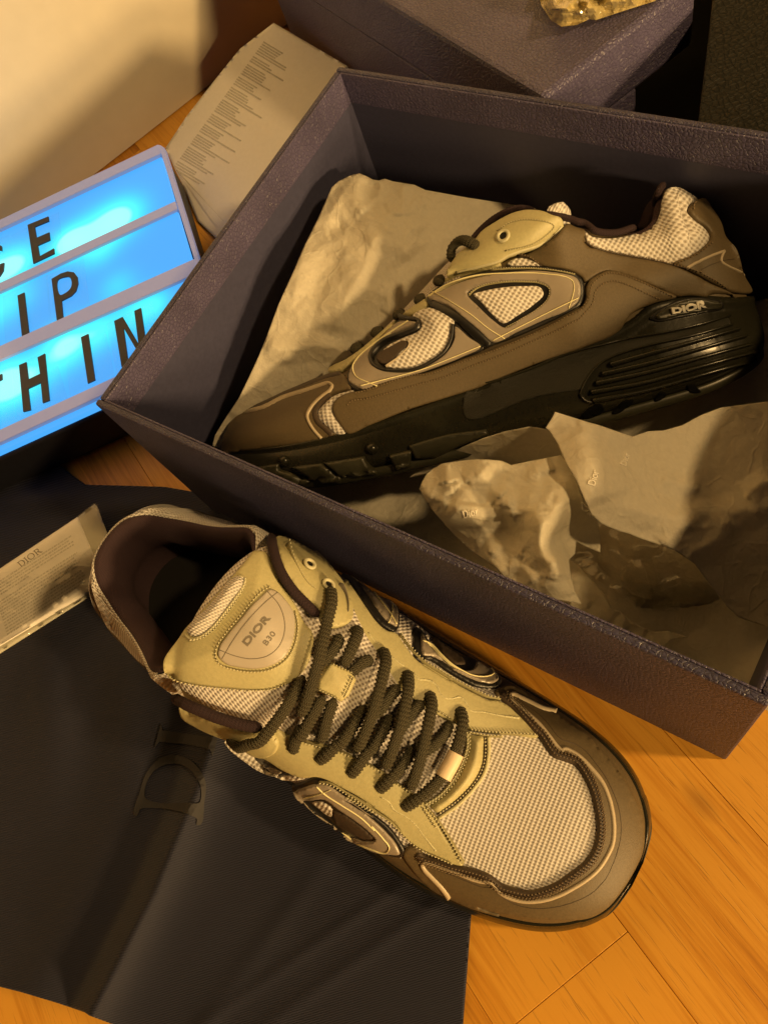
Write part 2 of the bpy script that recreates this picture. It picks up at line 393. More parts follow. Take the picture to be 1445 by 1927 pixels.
def drape(name, polys, surf, h, m, root, step=5., edge=2.6, raw=False, dome=0., sink=.0008, lo=.62, smooth=True, uvk=None, hf=None, relax=2):
    if not isinstance(polys[0][0], (tuple, list, np.ndarray)) : polys = [polys]
    pl = [resample(p, max(2.2, step * .6), True, smooth) if not raw else np.array(p) for p in polys]
    v2, tr, d = fill(pl, step, min(edge, 2.4) if edge else 0)
    L = np.zeros((len(v2), 3)); N = np.zeros((len(v2), 3))
    for i, (u, v) in enumerate(v2): L[i], N[i] = surf.hit(u, v)
    if relax < 0:
        R_ = np.array([ray(*q) for q in v2]); tt = ((L - CAM) * R_).sum(1) / (R_ ** 2).sum(1); q = (v2 - v2.mean(0)) / v2.std(0)
        X_ = np.c_[np.ones(len(q)), q, q ** 2, q[:, 0] * q[:, 1]]; wt = np.ones(len(q))
        for _ in range(8): cf = np.linalg.lstsq(X_ * wt[:, None], tt * wt, rcond=None)[0]; wt = 1 / (1 + (np.abs(X_ @ cf - tt) / .002) ** 2)
        L = CAM + R_ * (X_ @ cf - np.percentile(np.maximum(X_ @ cf - tt, 0), 96))[:, None]; N = X_ @ np.linalg.lstsq(X_, N, rcond=None)[0]; N /= np.linalg.norm(N, axis=1)[:, None]
    elif relax:
        E_ = np.unique(np.sort(np.concatenate([tr[:, [0, 1]], tr[:, [1, 2]], tr[:, [2, 0]]]), 1), axis=0); R_ = np.array([ray(*q) for q in v2]); tt = ((L - CAM) * R_).sum(1) / (R_ ** 2).sum(1)
        for _ in range(relax):
            a = np.zeros(len(tt)); c = np.zeros(len(tt)); an = np.zeros_like(N)
            for p_, q_ in ((0, 1), (1, 0)): np.add.at(a, E_[:, p_], tt[E_[:, q_]]); np.add.at(c, E_[:, p_], 1); np.add.at(an, E_[:, p_], N[E_[:, q_]])
            tt = .4 * tt + .6 * a / c; N = N * .4 + .6 * an / c[:, None]
        N /= np.linalg.norm(N, axis=1)[:, None]; L = CAM + R_ * tt[:, None]
    k = np.sqrt(np.clip(d / edge, 0, 1)) if edge else np.ones(len(d))
    hh = h * (lo + (1 - lo) * k)
    if dome: hh = hh + dome * smooth01(d / max(d.max(), 1e-6))
    if hf is not None: hh = hh + hf(v2, d)
    V = L + N * hh[:, None]
    be = boundary(tr); bi = {}
    Vx = list(V); uv = list(v2 * (uvk or UVK)); fs = [tuple(t) for t in tr]
    for a, b in be:
        for q in (a, b):
            if q not in bi: bi[q] = len(Vx); Vx.append(L[q] - N[q] * sink); uv.append(v2[q] * (uvk or UVK))
        fs.append((b, a, bi[a], bi[b]))
    return mesh(name, Vx, fs, m, root, True, uv, inv=root.matrix_world.inverted())
def strip(name, path, w, surf, h, m, root, closed=False, round_=False, w2=None, step=3.5):
    """a ribbon of width w pixels laid along a path: rounded profile if round_"""
    p, nn, ww = ribbon(path, w, closed, step, w2)
    prof = [(-1, -.0008), (-1, h * .45), (-.72, h * .88), (0, h * (1.12 if round_ else 1.0)), (.72, h * .88), (1, h * .45), (1, -.0008)]
    if round_: prof = [(-1, -.0006), (-.92, h * .4), (-.6, h * .85), (0, h * 1.1), (.6, h * .85), (.92, h * .4), (1, -.0006)]
    n = len(p); V = []; uv = []
    cen = [surf.hit(*q) for q in p]
    for i in range(n):
        a = p[i] - nn[i] * ww[i]; b = p[i] + nn[i] * ww[i]
        la, na = surf.hit(*a); lb, nb = surf.hit(*b); lc, nc = cen[i]
        for k, (t, hh) in enumerate(prof):
            base = lc + (la - lc) * (-t) if t < 0 else lc + (lb - lc) * t
            V.append(base + nc * hh); uv.append((i * step * UVK, t * ww[i][0] * UVK))
    K = len(prof); fs = []
    for i in range(n if closed else n - 1):
        j = (i + 1) % n
        for k in range(K - 1): fs.append((i * K + k, i * K + k + 1, j * K + k + 1, j * K + k))
    if not closed: fs += [tuple(range(K))[::-1], tuple((n - 1) * K + k for k in range(K))]
    return mesh(name, V, fs, m, root, True, uv, inv=root.matrix_world.inverted())
def stitch(path, surf, h, m, root, gap=6.6, ln=4.5, r=.00042, closed=False, name='stitching'):
    if m is M['brown_thread']: r = .00038; strip('stitch_groove', path, 2.4, surf, max(h - .0007, .0002), M['brown_band'], root, step=5.)
    if m is M['khaki_thread']: strip('stitch_groove', path, 2.6, surf, max(h - .00055, .0002), M['khaki_dark'], root, step=5.)
    p = resample(path, 1., closed); s = np.concatenate([[0], np.cumsum(np.linalg.norm(np.diff(p, axis=0), axis=1))])
    V = []; fs = []
    for a in np.arange(1, s[-1] - ln, gap):
        pts = []
        for t in (a, a + ln * .5, a + ln):
            q = np.array([np.interp(t, s, p[:, 0]), np.interp(t, s, p[:, 1])]); pts.append(surf.hit(*q))
        A, B = pts[0][0] + pts[0][1] * h, pts[2][0] + pts[2][1] * h; n = pts[1][1]; Mid = pts[1][0] + n * (h + r * .9)
        d = B - A; sd = np.cross(d, n); sd /= max(np.linalg.norm(sd), 1e-9)
        k = len(V)
        V += [A - n * r, Mid + sd * r, Mid + n * r, Mid - sd * r, Mid - n * 2.2 * r, B - n * r]
        fs += [(k, k + 2, k + 1), (k, k + 3, k + 2), (k, k + 4, k + 3), (k, k + 1, k + 4), (k + 5, k + 1, k + 2), (k + 5, k + 2, k + 3), (k + 5, k + 3, k + 4), (k + 5, k + 4, k + 1)]
    return mesh(name, V, fs, m, root, True, None, inv=root.matrix_world.inverted()) if V else None
def tube(name, pts, nr, m, root, rx, ry, rib=0., pitch=.0016, seg=12, step=.0004, caps=True, taper=True):
    """pts 3d, nr up normals; oval section rx (sideways) ry (up)"""
    q = np.concatenate([np.array(pts), np.array(nr)], 1)
    d = np.linalg.norm(np.diff(q[:, :3], axis=0), axis=1); s = np.concatenate([[0], np.cumsum(d)])
    S = np.arange(0, s[-1], step); c = np.stack([np.interp(S, s, q[:, k]) for k in range(6)], 1)
    n = len(S); T = np.gradient(c[:, :3], axis=0); T /= np.maximum(np.linalg.norm(T, axis=1)[:, None], 1e-12)
    up = c[:, 3:]; side = np.cross(T, up); side /= np.maximum(np.linalg.norm(side, axis=1)[:, None], 1e-9); up = np.cross(side, T)
    V = []; uv = []
    for i in range(n):
        k = 1 + rib * math.sin(2 * math.pi * S[i] / pitch)
        if taper: e = min(S[i], S[-1] - S[i]) / .0025; k *= math.sqrt(min(1, max(.05, e)))
        for j in range(seg):
            a = 2 * math.pi * j / seg
            kk = k * (1 + rib * .5 * math.sin(2 * math.pi * S[i] / pitch + 2.4 * (j % 2) + math.sin(j * 2.1)))
            V.append(c[i, :3] + side[i] * rx * kk * math.cos(a) + up[i] * ry * kk * math.sin(a)); uv.append((S[i], j * rx * 6.28 / seg))
    fs = [(i * seg + j, i * seg + (j + 1) % seg, (i + 1) * seg + (j + 1) % seg, (i + 1) * seg + j) for i in range(n - 1) for j in range(seg)]
    fs += [tuple(range(seg))[::-1], tuple((n - 1) * seg + j for j in range(seg))]
    return mesh(name, V, fs, m, root, True, uv, inv=root.matrix_world.inverted() if root else None)
def pathtube(name, path, hs, surf, m, root, rx, ry, rib=0., pitch=.0016, sm=6, **k):
    """path pixels, hs heights in m (interpolated along the path)"""
    p = resample(path, 2., False); t = np.linspace(0, 1, len(p)); h = np.interp(t, np.linspace(0, 1, len(hs)), hs)
    L = []; N = []
    for q in p:
        l, n = surf.hit(*q); L.append(l); N.append(n)
    L = np.array(L); N = np.array(N)
    def sm_(a):
        for _ in range(sm):
            b = a.copy(); b[1:-1] = (a[:-2] + 2 * a[1:-1] + a[2:]) / 4; a = b
        return a
    N = sm_(sm_(N)); N /= np.linalg.norm(N, axis=1)[:, None]
    X = sm_(L + N * h[:, None])
    return tube(name, X, N, m, root, rx, ry, rib, pitch, **k)
def ring_(name, c, surf, h, m, root, R, r, hole_m=None):
    l, n = surf.hit(*c); n = Vector(n); a = n.orthogonal().normalized(); b = n.cross(a); V = []; fs = []
    K, J = 28, 10
    for i in range(K):
        t = 2 * math.pi * i / K; rad = a * math.cos(t) + b * math.sin(t)
        for j in range(J):
            s = 2 * math.pi * j / J; V.append(np.array(Vector(l) + n * (h + r * .8 * math.sin(s)) + rad * (R + r * math.cos(s))))
    for i in range(K):
        for j in range(J): fs.append((i * J + j, ((i + 1) % K) * J + j, ((i + 1) % K) * J + (j + 1) % J, i * J + (j + 1) % J))
    o = mesh(name, V, fs, m, root, inv=root.matrix_world.inverted())
    if hole_m:
        V = [np.array(Vector(l) + n * (h * .9))] + [np.array(Vector(l) + n * (h * .95) + (a * math.cos(t) + b * math.sin(t)) * R) for t in np.linspace(0, 2 * math.pi, 24, False)]
        mesh('eyelet_hole', V, [(0, 1 + i, 1 + (i + 1) % 24) for i in range(24)], hole_m, o, inv=root.matrix_world.inverted())
    return o
def textgeo(s, bold=0.):
    c = bpy.data.curves.new('letters', 'FONT'); c.body = s; c.size = 1; c.offset = bold; c.resolution_u = 5
    o = bpy.data.objects.new('letters', c); COL.objects.link(o); dg = bpy.context.evaluated_depsgraph_get()
    me = bpy.data.meshes.new_from_object(o.evaluated_get(dg)); bpy.data.objects.remove(o); bpy.data.curves.remove(c)
    v = np.array([q.co[:2] for q in me.vertices]); f = [tuple(p.vertices) for p in me.polygons]; bpy.data.meshes.remove(me)
    return v, f
def flat(name, v2, fs, surf, h, m, root, sink=.0004):
    """2d geometry in pixels laid on a surface as a slab h proud of it"""
    V = []; fs = [tuple(f) for f in fs]; L = []
    for u, v in v2:
        l, n = surf.hit(u, v); L.append((l, n)); V.append(l + n * h)
    cnt = set((f[i], f[(i + 1) % len(f)]) for f in fs for i in range(len(f)))
    bi = {}; out = list(fs)
    for a, b in cnt:
        if (b, a) in cnt: continue
        for q in (a, b):
            if q not in bi: bi[q] = len(V); V.append(L[q][0] - L[q][1] * sink)
        out.append((b, a, bi[a], bi[b]))
    o = mesh(name, V, out, m, root, False, None, inv=root.matrix_world.inverted() if root else None)
    return o
def letters(name, s, p0, p1, hgt, surf, h, m, root, bold=0., skew=None):
    """sans letters running from pixel p0 to p1 along the baseline, cap height hgt pixels"""
    v, f = textgeo(s, bold); lo, hi = v.min(0), v.max(0); v = (v - lo) / (hi - lo)
    p0 = np.array(p0, float); ex = np.array(p1, float) - p0; ey = np.array([ex[1], -ex[0]]); ey = ey / np.linalg.norm(ey) * hgt
    if skew is not None: ey = np.array(skew, float)
    return flat(name, [p0 + a * ex + b * ey for a, b in v], f, surf, h, m, root)
# serif capitals in a unit box: outline polygons (first is outer)
def ell(cx, cy, rx, ry, a0=0, a1=360, n=28): return [(cx + rx * math.cos(math.radians(a0 + (a1 - a0) * i / n)), cy + ry * math.sin(math.radians(a0 + (a1 - a0) * i / n))) for i in range(n + (0 if a1 - a0 == 360 else 1))]
GLY = {
 'D': (.86, [[(.0, 0), (.42, 0)] + ell(.42, .5, .42, .5, -90, 90) + [(0, 1), (0, .965), (.1, .95), (.1, .05), (0, .035)], [(.20, .05), (.40, .05)] + ell(.40, .5, .31, .45, -90, 90) + [(.20, .95)]]),
 'I': (.34, [[(0, 0), (.32, 0), (.32, .035), (.21, .05), (.21, .95), (.32, .965), (.32, 1), (0, 1), (0, .965), (.11, .95), (.11, .05), (0, .035)]]),
 'O': (.96, [ell(.46, .5, .46, .52), ell(.46, .5, .35, .47)]),
 'R': (.84, [[(0, 0), (.32, 0), (.32, .035), (.21, .05), (.21, .47), (.34, .47), (.66, .0), (.86, 0), (.86, .035), (.78, .05), (.47, .49)] + ell(.40, .735, .30, .265, -60, 90) + [(0, 1), (0, .965), (.1, .95), (.1, .05), (0, .035)], [(.21, .52), (.37, .52)] + ell(.37, .735, .21, .215, -90, 90) + [(.21, .95)]]),
}
def serif(name, s, p0, ex, ey, surf, h, m, root, step=3.):
    x = 0.; V = []; fs = []
    for ch in s:
        w, pol = GLY[ch]; pp = []
        for q in pol:
            pp.append(resample([np.array(p0) + np.array(ex) * (x + a) + np.array(ey) * b for a, b in q], step, True, False))
        v2, tr, d = fill(pp, step * 2.5, 0); k = len(V); V += list(v2); fs += [tuple(t + k) for t in tr]; x += w + .1
    return flat(name, V, fs, surf, h, m, root)

def surf_of(*objs):
    bpy.context.view_layer.update()
    V = []; T = []
    for o in objs:
        mw = np.array(o.matrix_world); me = o.data; k = len(V)
        co = np.zeros(len(me.vertices) * 3); me.vertices.foreach_get('co', co); co = co.reshape(-1, 3) @ mw[:3, :3].T + mw[:3, 3]
        V += list(co)
        for p in me.polygons:
            q = list(p.vertices)
            for i in range(1, len(q) - 1): T.append((q[0] + k, q[i] + k, q[i + 1] + k))
    return Surf(np.array(V), T)
# ------------------------------------------------------------------ the setting: floor and wall
fl_v, fl_f = boxmesh((-1.6, -1.3, -.03), (2.2, 1.6, -.0035))
floor = mesh('floor', fl_v, fl_f, M['wood'], None, False); tag(floor, kind='structure')
dx = np.array([.9118, -.4106]); dn = np.array([.4106, .9118]); P0 = np.array([.3218, -.0899]); PW = .0735; PL = .46
pm = None
for k in range(-9, 11):
    sh = {-1: 0.0, 0: .23}.get(k, ((k * 37) % 11) / 11. * PL)
    for j in range(-5, 4):
        c = P0 + dn * (k + .5) * PW + dx * ((j + .5) * PL + sh)
        if not (-.95 < c[0] < .95 and -.75 < c[1] < .95): continue
        if pm is None:
            v, f = boxmesh((-PL / 2 + .00008, -PW / 2 + .00008, -.003), (PL / 2 - .00008, PW / 2 - .00008, 0)); 
            pl = mesh('plank', v, f, M['wood'], floor, False); bevel(pl, .00025, 1); pm = pl
        else: pl = pm.copy(); COL.objects.link(pl); pl.parent = floor
        pl.location = (c[0], c[1], 0); pl.rotation_euler = (0, 0, math.atan2(dx[1], dx[0]))
w0 = onp(160, 345); w1 = onp(410, 150); wd = (w1 - w0)[:2]; wd /= np.linalg.norm(wd); wn = np.array([wd[1], -wd[0]])
v, f = boxmesh((-1.2, -.05, .001), (1.0, 0, 1.6))
wall = mesh('wall', v, f, M['wall'], None, False); wall.location = (*(w0[:2] + wn * -.0), 0); wall.rotation_euler = (0, 0, math.atan2(wd[1], wd[0]))
if (wn @ (CAM[:2] - w0[:2])) > 0:
    for q in wall.data.vertices: q.co.y *= -1
    wall.data.flip_normals()
v = np.array([q.co[:] for q in wall.data.vertices]); 
for q in wall.data.vertices: q.co.y = abs(q.co.y) if False else q.co.y
tag(wall, 'plain cream painted wall rising behind the light box', 'wall')

# ------------------------------------------------------------------ open shoe box
BL, BW, BH, TH = .3315, .24655, .130, .0036
def panel(name, a, b, m, root, bw=.0006):
    v, f = boxmesh(a, b); o = mesh(name, v, f, m, root, False)
    if bw: bevel(o, bw, 2)
    return o
def openbox(name, root):
    panel('base', (TH, TH, .0005), (BL - TH, BW - TH, .0030), M['box_lining'], root)
    for nm, a, b in (('front_wall', (0, 0, .0004), (BL, TH, BH)), ('back_wall', (0, BW - TH, .0004), (BL, BW, BH)),
                     ('left_wall', (0, TH, .0004), (TH, BW - TH, BH - .0004)), ('right_wall', (BL - TH, TH, .0004), (BL, BW - TH, BH - .0004))):
        panel('wall', a, b, M['box_leather'], root, .0012)
    g = .0006; e = .0186
    for a, b in (((TH, TH, .004), (BL - TH, TH + g, BH - e)), ((TH, BW - TH - g, .004), (BL - TH, BW - TH, BH - e)),
                 ((TH, TH + g, .004), (TH + g, BW - TH - g, BH - e)), ((BL - TH - g, TH + g, .004), (BL - TH, BW - TH - g, BH - e))):
        panel('lining_paper', a, b, M['box_lining'], root, 0)
    g = .0011
    for a, b in (((TH, TH, BH - e - .002), (BL - TH, TH + g, BH - .0006)), ((TH, BW - TH - g, BH - e - .002), (BL - TH, BW - TH, BH - .0006)),
                 ((TH, TH + g, BH - e - .002), (TH + g, BW - TH - g, BH - .0006)), ((BL - TH - g, TH + g, BH - e - .002), (BL - TH, BW - TH - g, BH - .0006))):
        panel('rim_band', a, b, M['box_leather_rim'], root, .0005)
box = empty('shoe_box'); openbox('shoe_box', box)
tag(box, 'open navy grained shoe box holding one sneaker in tissue paper', 'box')

# ------------------------------------------------------------------ boxes behind
c0 = onp(1020, 182, .13); c1 = onp(1252, 0, .13); c2 = onp(720, 0, .13)
ex = (c2 - c0)[:2]; ex /= np.linalg.norm(ex); ey = np.array([-ex[1], ex[0]])
if ey[1] < 0: ey = -ey
b2 = empty('closed_box', (c0[0], c0[1] + .0012, 0), math.atan2(ex[1], ex[0]))
sgn = 1 if ex[0] * ey[1] - ex[1] * ey[0] > 0 else -1
def b2box(nm, x0, y0, z0, x1, y1, z1, m, bw=.002):
    return panel(nm, (x0, min(sgn * y0, sgn * y1), z0), (x1, max(sgn * y0, sgn * y1), z1), m, b2, bw)
b2box('lid', -.001, -.001, .091, .322, .105, .130, M['box_leather_rim'], .003)
b2box('body', .0, .0, .0005, .320, .0640, .0908, M['box_leather_rim'], .0015)
tag(b2, 'closed purple navy grained box standing behind the open shoe box', 'box')
q1, q2 = onp(1315, 210, .116), onp(1340, 0, .116); ed = (q2 - q1)[:2]; ed /= np.linalg.norm(ed)
st3 = q1[:2] - ed * ((q1[1] - .2525) / ed[1])
b3 = empty('dark_box', (st3[0], st3[1], 0), math.atan2(ed[1], ed[0]) - math.pi / 2)
panel('body', (.001, .001, .0005), (.26, .30, .082), M['box_dark'], b3, .0012)
panel('lid', (0, 0, .0825), (.261, .301, .116), M['box_dark'], b3, .0012)
for q in b3.children:
    for w_ in q.data.vertices:   # keep clear of the open box: square the front off along its back wall
        if w_.co.y < .01: w_.co.y += w_.co.x * math.tan(-b3.rotation_euler.z)
tag(b3, 'low dark green black grained box at the top right corner', 'box')

# ------------------------------------------------------------------ light box
LZ = .040
tr_, br_ = onp(303, 280, LZ), onp(416, 660, LZ); tl_, bl_ = onp(-330, 584, LZ), onp(-330, 1001, LZ)
lbx = empty('cinema_light_box', (tr_[0], tr_[1], 0)); LO = np.array([tr_[0], tr_[1], 0])
def extr(name, quad, z0, z1, m, root, bw=.001, org=LO):
    q = [np.array(p)[:2] for p in quad]
    if np.cross(q[1] - q[0], q[2] - q[1]) < 0: q = q[::-1]
    n = len(q); v = [(*(p - org[:2]), z0) for p in q] + [(*(p - org[:2]), z1) for p in q]
    f = [tuple(range(n))[::-1], tuple(range(n, 2 * n))] + [(i, (i + 1) % n, n + (i + 1) % n, n + i) for i in range(n)]
    o = mesh(name, v, f, m, root, False)
    if bw: bevel(o, bw, 3)
    return o
def lerp(a, b, t): return a + (b - a) * t
extr('shell', [tl_, tr_, br_, bl_], .0005, LZ - .004, M['led_body'], lbx, .004)
def pz(*px, z=LZ): return [onp(u, v, z) for u, v in P(*px)]
def emis():
    t = NT('lit_blue_panel'); tc = t.new('ShaderNodeTexCoord'); co = tc.outputs['Object']; tot = None
    for (u, v), r, a in ((P('lB', [(770, 590)])[0], .011, 1.), (P('lB', [(600, 680)])[0], .012, .6), (P('lB', [(450, 750)])[0], .009, 1.1), (P('lB', [(110, 880)])[0], .010, .8), (P('lB', [(-80, 960)])[0], .012, .9),
                         (P('lB', [(120, 1100)])[0], .010, .25), (P('lB', [(640, 800)])[0], .009, .35), (P('lB', [(-40, 1180)])[0], .012, .45), (P('lC', [(760, -10)])[0], .008, .25),
                         (P('lC', [(420, 390)])[0], .011, .9), (P('lC', [(640, 290)])[0], .009, .55), (P('lC', [(900, 160)])[0], .010, .55), (P('lC', [(1010, 110)])[0], .006, .3), (P('lC', [(20, 640)])[0], .012, 1.1), (P('lC', [(200, 600)])[0], .010, .5)):
        p = onp(u, v, LZ) - LO
        d = t.new('ShaderNodeVectorMath', operation='DISTANCE'); t.lk(co, d.inputs[0]); d.inputs[1].default_value = (p[0], p[1], LZ)
        g = t.math('MULTIPLY', t.math('EXPONENT', t.math('MULTIPLY', t.math('POWER', t.math('DIVIDE', d.outputs['Value'], r * 1.75), 2.), -1.)), a)
        tot = g if tot is None else t.math('ADD', tot, g)
    col = t.ramp(t.math('MULTIPLY', tot, 1.15), [(0, (.075, .42, 1.)), (.35, (.06, .68, 1.)), (.8, (.08, .95, 1.0)), (1., (.30, 1.0, 1.0))])
    t.set(Base_Color=(0, 0, 0, 1), Roughness=.3, Specular_IOR_Level=.15)
    t.lk(col, t.b.inputs['Emission Color']); t.lk(t.math('MULTIPLY_ADD', tot, .25, .98), t.b.inputs['Emission Strength'])
    return t.m
M['panel_lit'] = emis()
pan = extr('lit_panel', [lerp(tl_, tr_, .0), lerp(tl_, tr_, .995), lerp(bl_, br_, .995), bl_], LZ - .004, LZ, M['panel_lit'], lbx, 0)
def rail(pa, pb, z1=LZ + .0022, name='rail'):
    return extr(name, pz(*pa) + pz(*pb)[::-1], LZ - .002, z1, M['led_frame'], lbx, .0007)
rail(('lB', [(-1140, 1165), (1035, 128), (1052, 132)]), ('lB', [(-1140, 1215), (1045, 192), (1064, 176)]), LZ + .003, 'frame')
rail(('lB', [(1052, 132), (1078, 150), (1500, 1500)]), ('lB', [(1050, 185), (1056, 185), (1470, 1500)]), LZ + .003, 'frame')
rail(('lB', [(-1140, 1555), (1146, 488)]), ('lB', [(-1140, 1615), (1162, 540)]))
rail(('lC', [(-1140, 910), (1300, -185)]), ('lC', [(-1140, 988), (1320, -90)]))
rail(('lC', [(-1140, 1470), (1100, 440)]), ('lC', [(-1140, 1560), (1100, 520)]), LZ + .003, 'frame')
tag(lbx, 'glowing blue cinema light box lying on the floor with black letters', 'light box')
class Plane:
    def __init__(s, z): s.z = z
    def hit(s, u, v): return onp(u, v, s.z), np.array([0, 0, 1.])
def arc(cx, cy, r, a0, a1, n=14): return [(cx + r * math.cos(math.radians(lerp(a0, a1, i / n))), cy + r * 1.15 * math.sin(math.radians(lerp(a0, a1, i / n)))) for i in range(n + 1)]
tiles = [
 ('C', 'lB', [(-40, 780), (-10, 760), (18, 772), (20, 802), (-6, 796), (-34, 808), (-66, 850), (-70, 900), (-50, 945), (-22, 944), (2, 918), (8, 888), (34, 880), (30, 930), (6, 968), (-26, 988), (-62, 984), (-92, 945), (-100, 890), (-80, 820)], [(-120, 780), (60, 690), (160, 930), (-60, 1040)], 'row'),
 ('E', 'lB', [(185, 635), (320, 580), (323, 610), (232, 648), (244, 718), (326, 683), (331, 733), (252, 768), (264, 838), (356, 787), (359, 820), (222, 885)], [(70, 700), (385, 545), (410, 790), (150, 925)], 'row'),
 ('I', 'lC', [(120, 60), (165, 40), (197, 318), (150, 330)], [(20, 60), (310, -80), (335, 270), (40, 420)], 'row'),
 ('P', 'lB', [(340, 985), (400, 950), (445, 936), (485, 942), (508, 972), (512, 1015), (498, 1062), (468, 1094), (406, 1126), (416, 1236), (375, 1256)], [(300, 960), (545, 850), (590, 1190), (330, 1290)], 'row'),
 ('T', 'lC', [(-110, 640), (20, 566), (22, 602), (-30, 630), (-5, 880), (-50, 905), (-72, 650), (-108, 672)], [(-150, 600), (70, 500), (105, 870), (-110, 960)], 'row'),
 ('H', 'lC', [(130, 510), (178, 490), (192, 602), (266, 566), (250, 460), (298, 435), (328, 738), (284, 755), (271, 624), (190, 662), (206, 800), (158, 812)], [(80, 520), (345, 395), (440, 720), (110, 870)], 'row'),
 ('I', 'lC', [(530, 330), (578, 308), (622, 606), (575, 628)], [(420, 380), (680, 250), (745, 580), (455, 705)], 'row'),
 ('N', 'lC', [(745, 225), (800, 198), (902, 372), (875, 160), (918, 140), (962, 440), (918, 460), (806, 270), (838, 500), (793, 522)], [(690, 240), (985, 95), (1060, 420), (760, 570)], 'row'),
]
holes = {'P': [(380, 992), (425, 972), (455, 972), (470, 1000), (466, 1040), (444, 1066), (396, 1088)]}
tl_lab = ['clear tile with a black letter C, cut off at the left edge, top row', 'clear tile with a black letter E on the top row of the light box', 'clear tile with a black letter I on the middle row beside the P',
          'clear tile with a black letter P on the middle row of the light box', 'clear tile with a black letter T, cut off at the left edge, bottom row', 'clear tile with a black letter H on the bottom row of the light box',
          'clear tile with a black letter I on the bottom row between H and N', 'clear tile with a black letter N half behind the shoe box corner']
_t = NT('clear_tile'); _t.set(Roughness=.2, Alpha=.035, Base_Color=(.35, .6, 1., 1), Specular_IOR_Level=.1); tile_m = _t.m
for (ch, cr, poly, tq, _), lab in zip(tiles, tl_lab):
    q = pz(cr, tq, z=LZ + .0006); o = np.mean(q, 0); root = empty('letter_tile', (o[0], o[1], LZ + .0003))
    extr('tile_sheet', q, 0, .0005, tile_m, root, 0, o)
    pol = [resample(P(cr, poly), 4, True, False)] + ([resample(P(cr, holes[ch]), 3, True, True)] if ch in holes else [])
    bpy.context.view_layer.update()
    v2, tr, d = fill(pol, 14, 0); flat('letter', v2, tr, Plane(LZ + .0011), .0009, M['letter'], root, .0001)
    tag(root, lab, 'letter tile', 'letter tiles on the light box')

# ------------------------------------------------------------------ paper things
def tin(n, ext, sizes, seed):
    """facet noise: sum of linear patches between random points"""
    r = np.random.default_rng(seed); lay = []
    for s, a in sizes:
        k = int((ext[2] - ext[0]) * (ext[3] - ext[1]) / (s * s)) + 12
        p = np.stack([r.uniform(ext[0] - s, ext[2] + s, k), r.uniform(ext[1] - s, ext[3] + s, k)], 1); h = r.uniform(-a, a, k)
        vo, eo, fo, *_ = delaunay_2d_cdt([Vector(q) for q in p], [], [], 0, 1e-4); vo = [(q.x, q.y, 0) for q in vo]
        hh = h if len(vo) == len(h) else np.resize(h, len(vo))
        lay.append(BVHTree.FromPolygons([(a_[0], a_[1], z) for a_, z in zip(vo, hh)], [tuple(f) for f in fo]))
    def f(u, v):
        t = 0
        for b in lay:
            q = b.ray_cast(Vector((u, v, 50)), Vector((0, 0, -1)))[0]
            if q is not None: t += q.z
        return t
    return f
def sheet(name, outline, ctrl, m, step=7., facets=None, seed=1, thick=.0002, smooth=False, uvk=.00028, org=None, folds=None, ridges=None):
    pl = [resample(outline, step * .7, True, smooth)]; v2, tr, d = fill(pl, step, step * .6)
    c = np.array(ctrl, float); cn = len(c)
    ker = lambda a, b: np.sqrt(((a[:, None, :] - b[None]) ** 2).sum(-1) + 900.)
    Kc = ker(c[:, :2], c[:, :2]) - 8. * np.eye(cn); Pc = np.c_[np.ones(cn), c[:, :2] / 500.]; sol = np.linalg.lstsq(np.block([[Kc, Pc], [Pc.T, np.zeros((3, 3))]]), np.r_[c[:, 2], 0, 0, 0], rcond=None)[0]
    z = ker(v2, c[:, :2]) @ sol[:cn] + np.c_[np.ones(len(v2)), v2 / 500.] @ sol[cn:]; z = np.clip(z, c[:, 2].min() - .004, c[:, 2].max() + .006)
    for path, hh, ww in (ridges or ()):
        q = resample(path, 4., False); dd = np.sqrt(((v2[:, None, :] - q[None]) ** 2).sum(-1)); k_ = dd.argmin(1); tt_ = k_ / max(len(q) - 1, 1)
        z = z + hh * np.clip(1 - dd.min(1) / (3.0 * ww), 0, 1) * np.clip(np.minimum(tt_, 1 - tt_) * 8 + .25, 0, 1)
    if folds is not None: z = z + folds(v2)
    if facets:
        lo, hi = v2.min(0), v2.max(0); fn = tin(0, (*lo, *hi), facets, seed); z = z + np.array([fn(*q) for q in v2])
    V = np.array([onp(u, v, max(zz, .0006)) for (u, v), zz in zip(v2, z)]); o0 = np.array(org) if org is not None else np.array([*V.mean(0)[:2], 0])
    o = mesh(name, V - o0, tr, m, None, True, v2 * uvk); o.location = o0
    if thick >= .0005:
        be = boundary(tr); k = len(V); ids = sorted(set(a for e in be for a in e)); mp_ = {a: k + i for i, a in enumerate(ids)}
        nm = o.name; bpy.data.objects.remove(o); VV = np.concatenate([V, V[ids] - np.array([0, 0, thick])]); UV_ = np.concatenate([v2, v2[ids]]) * uvk
        o = mesh(name, VV - o0, [tuple(t) for t in tr] + [(b, a, mp_[a], mp_[b]) for a, b in be], m, None, True, UV_); o.location = o0
    elif thick: solidify(o, thick)
    return o, Surf(V, tr)
cl, _ = sheet('gap_shade_slab', [(1150, 130), (1250, 40), (1330, -30), (1360, 20), (1345, 240), (1250, 280), (1120, 240)], [(1200, 200, .022), (1300, 100, .022), (1330, 0, .022), (1300, 220, .020)], M['black'], 9, [(60, .002)], 91, .008)  # added black slab that darkens the gap, standing in for shade
tag(cl, 'black slab added as shade in the gap beside the grained boxes', 'shade slab')
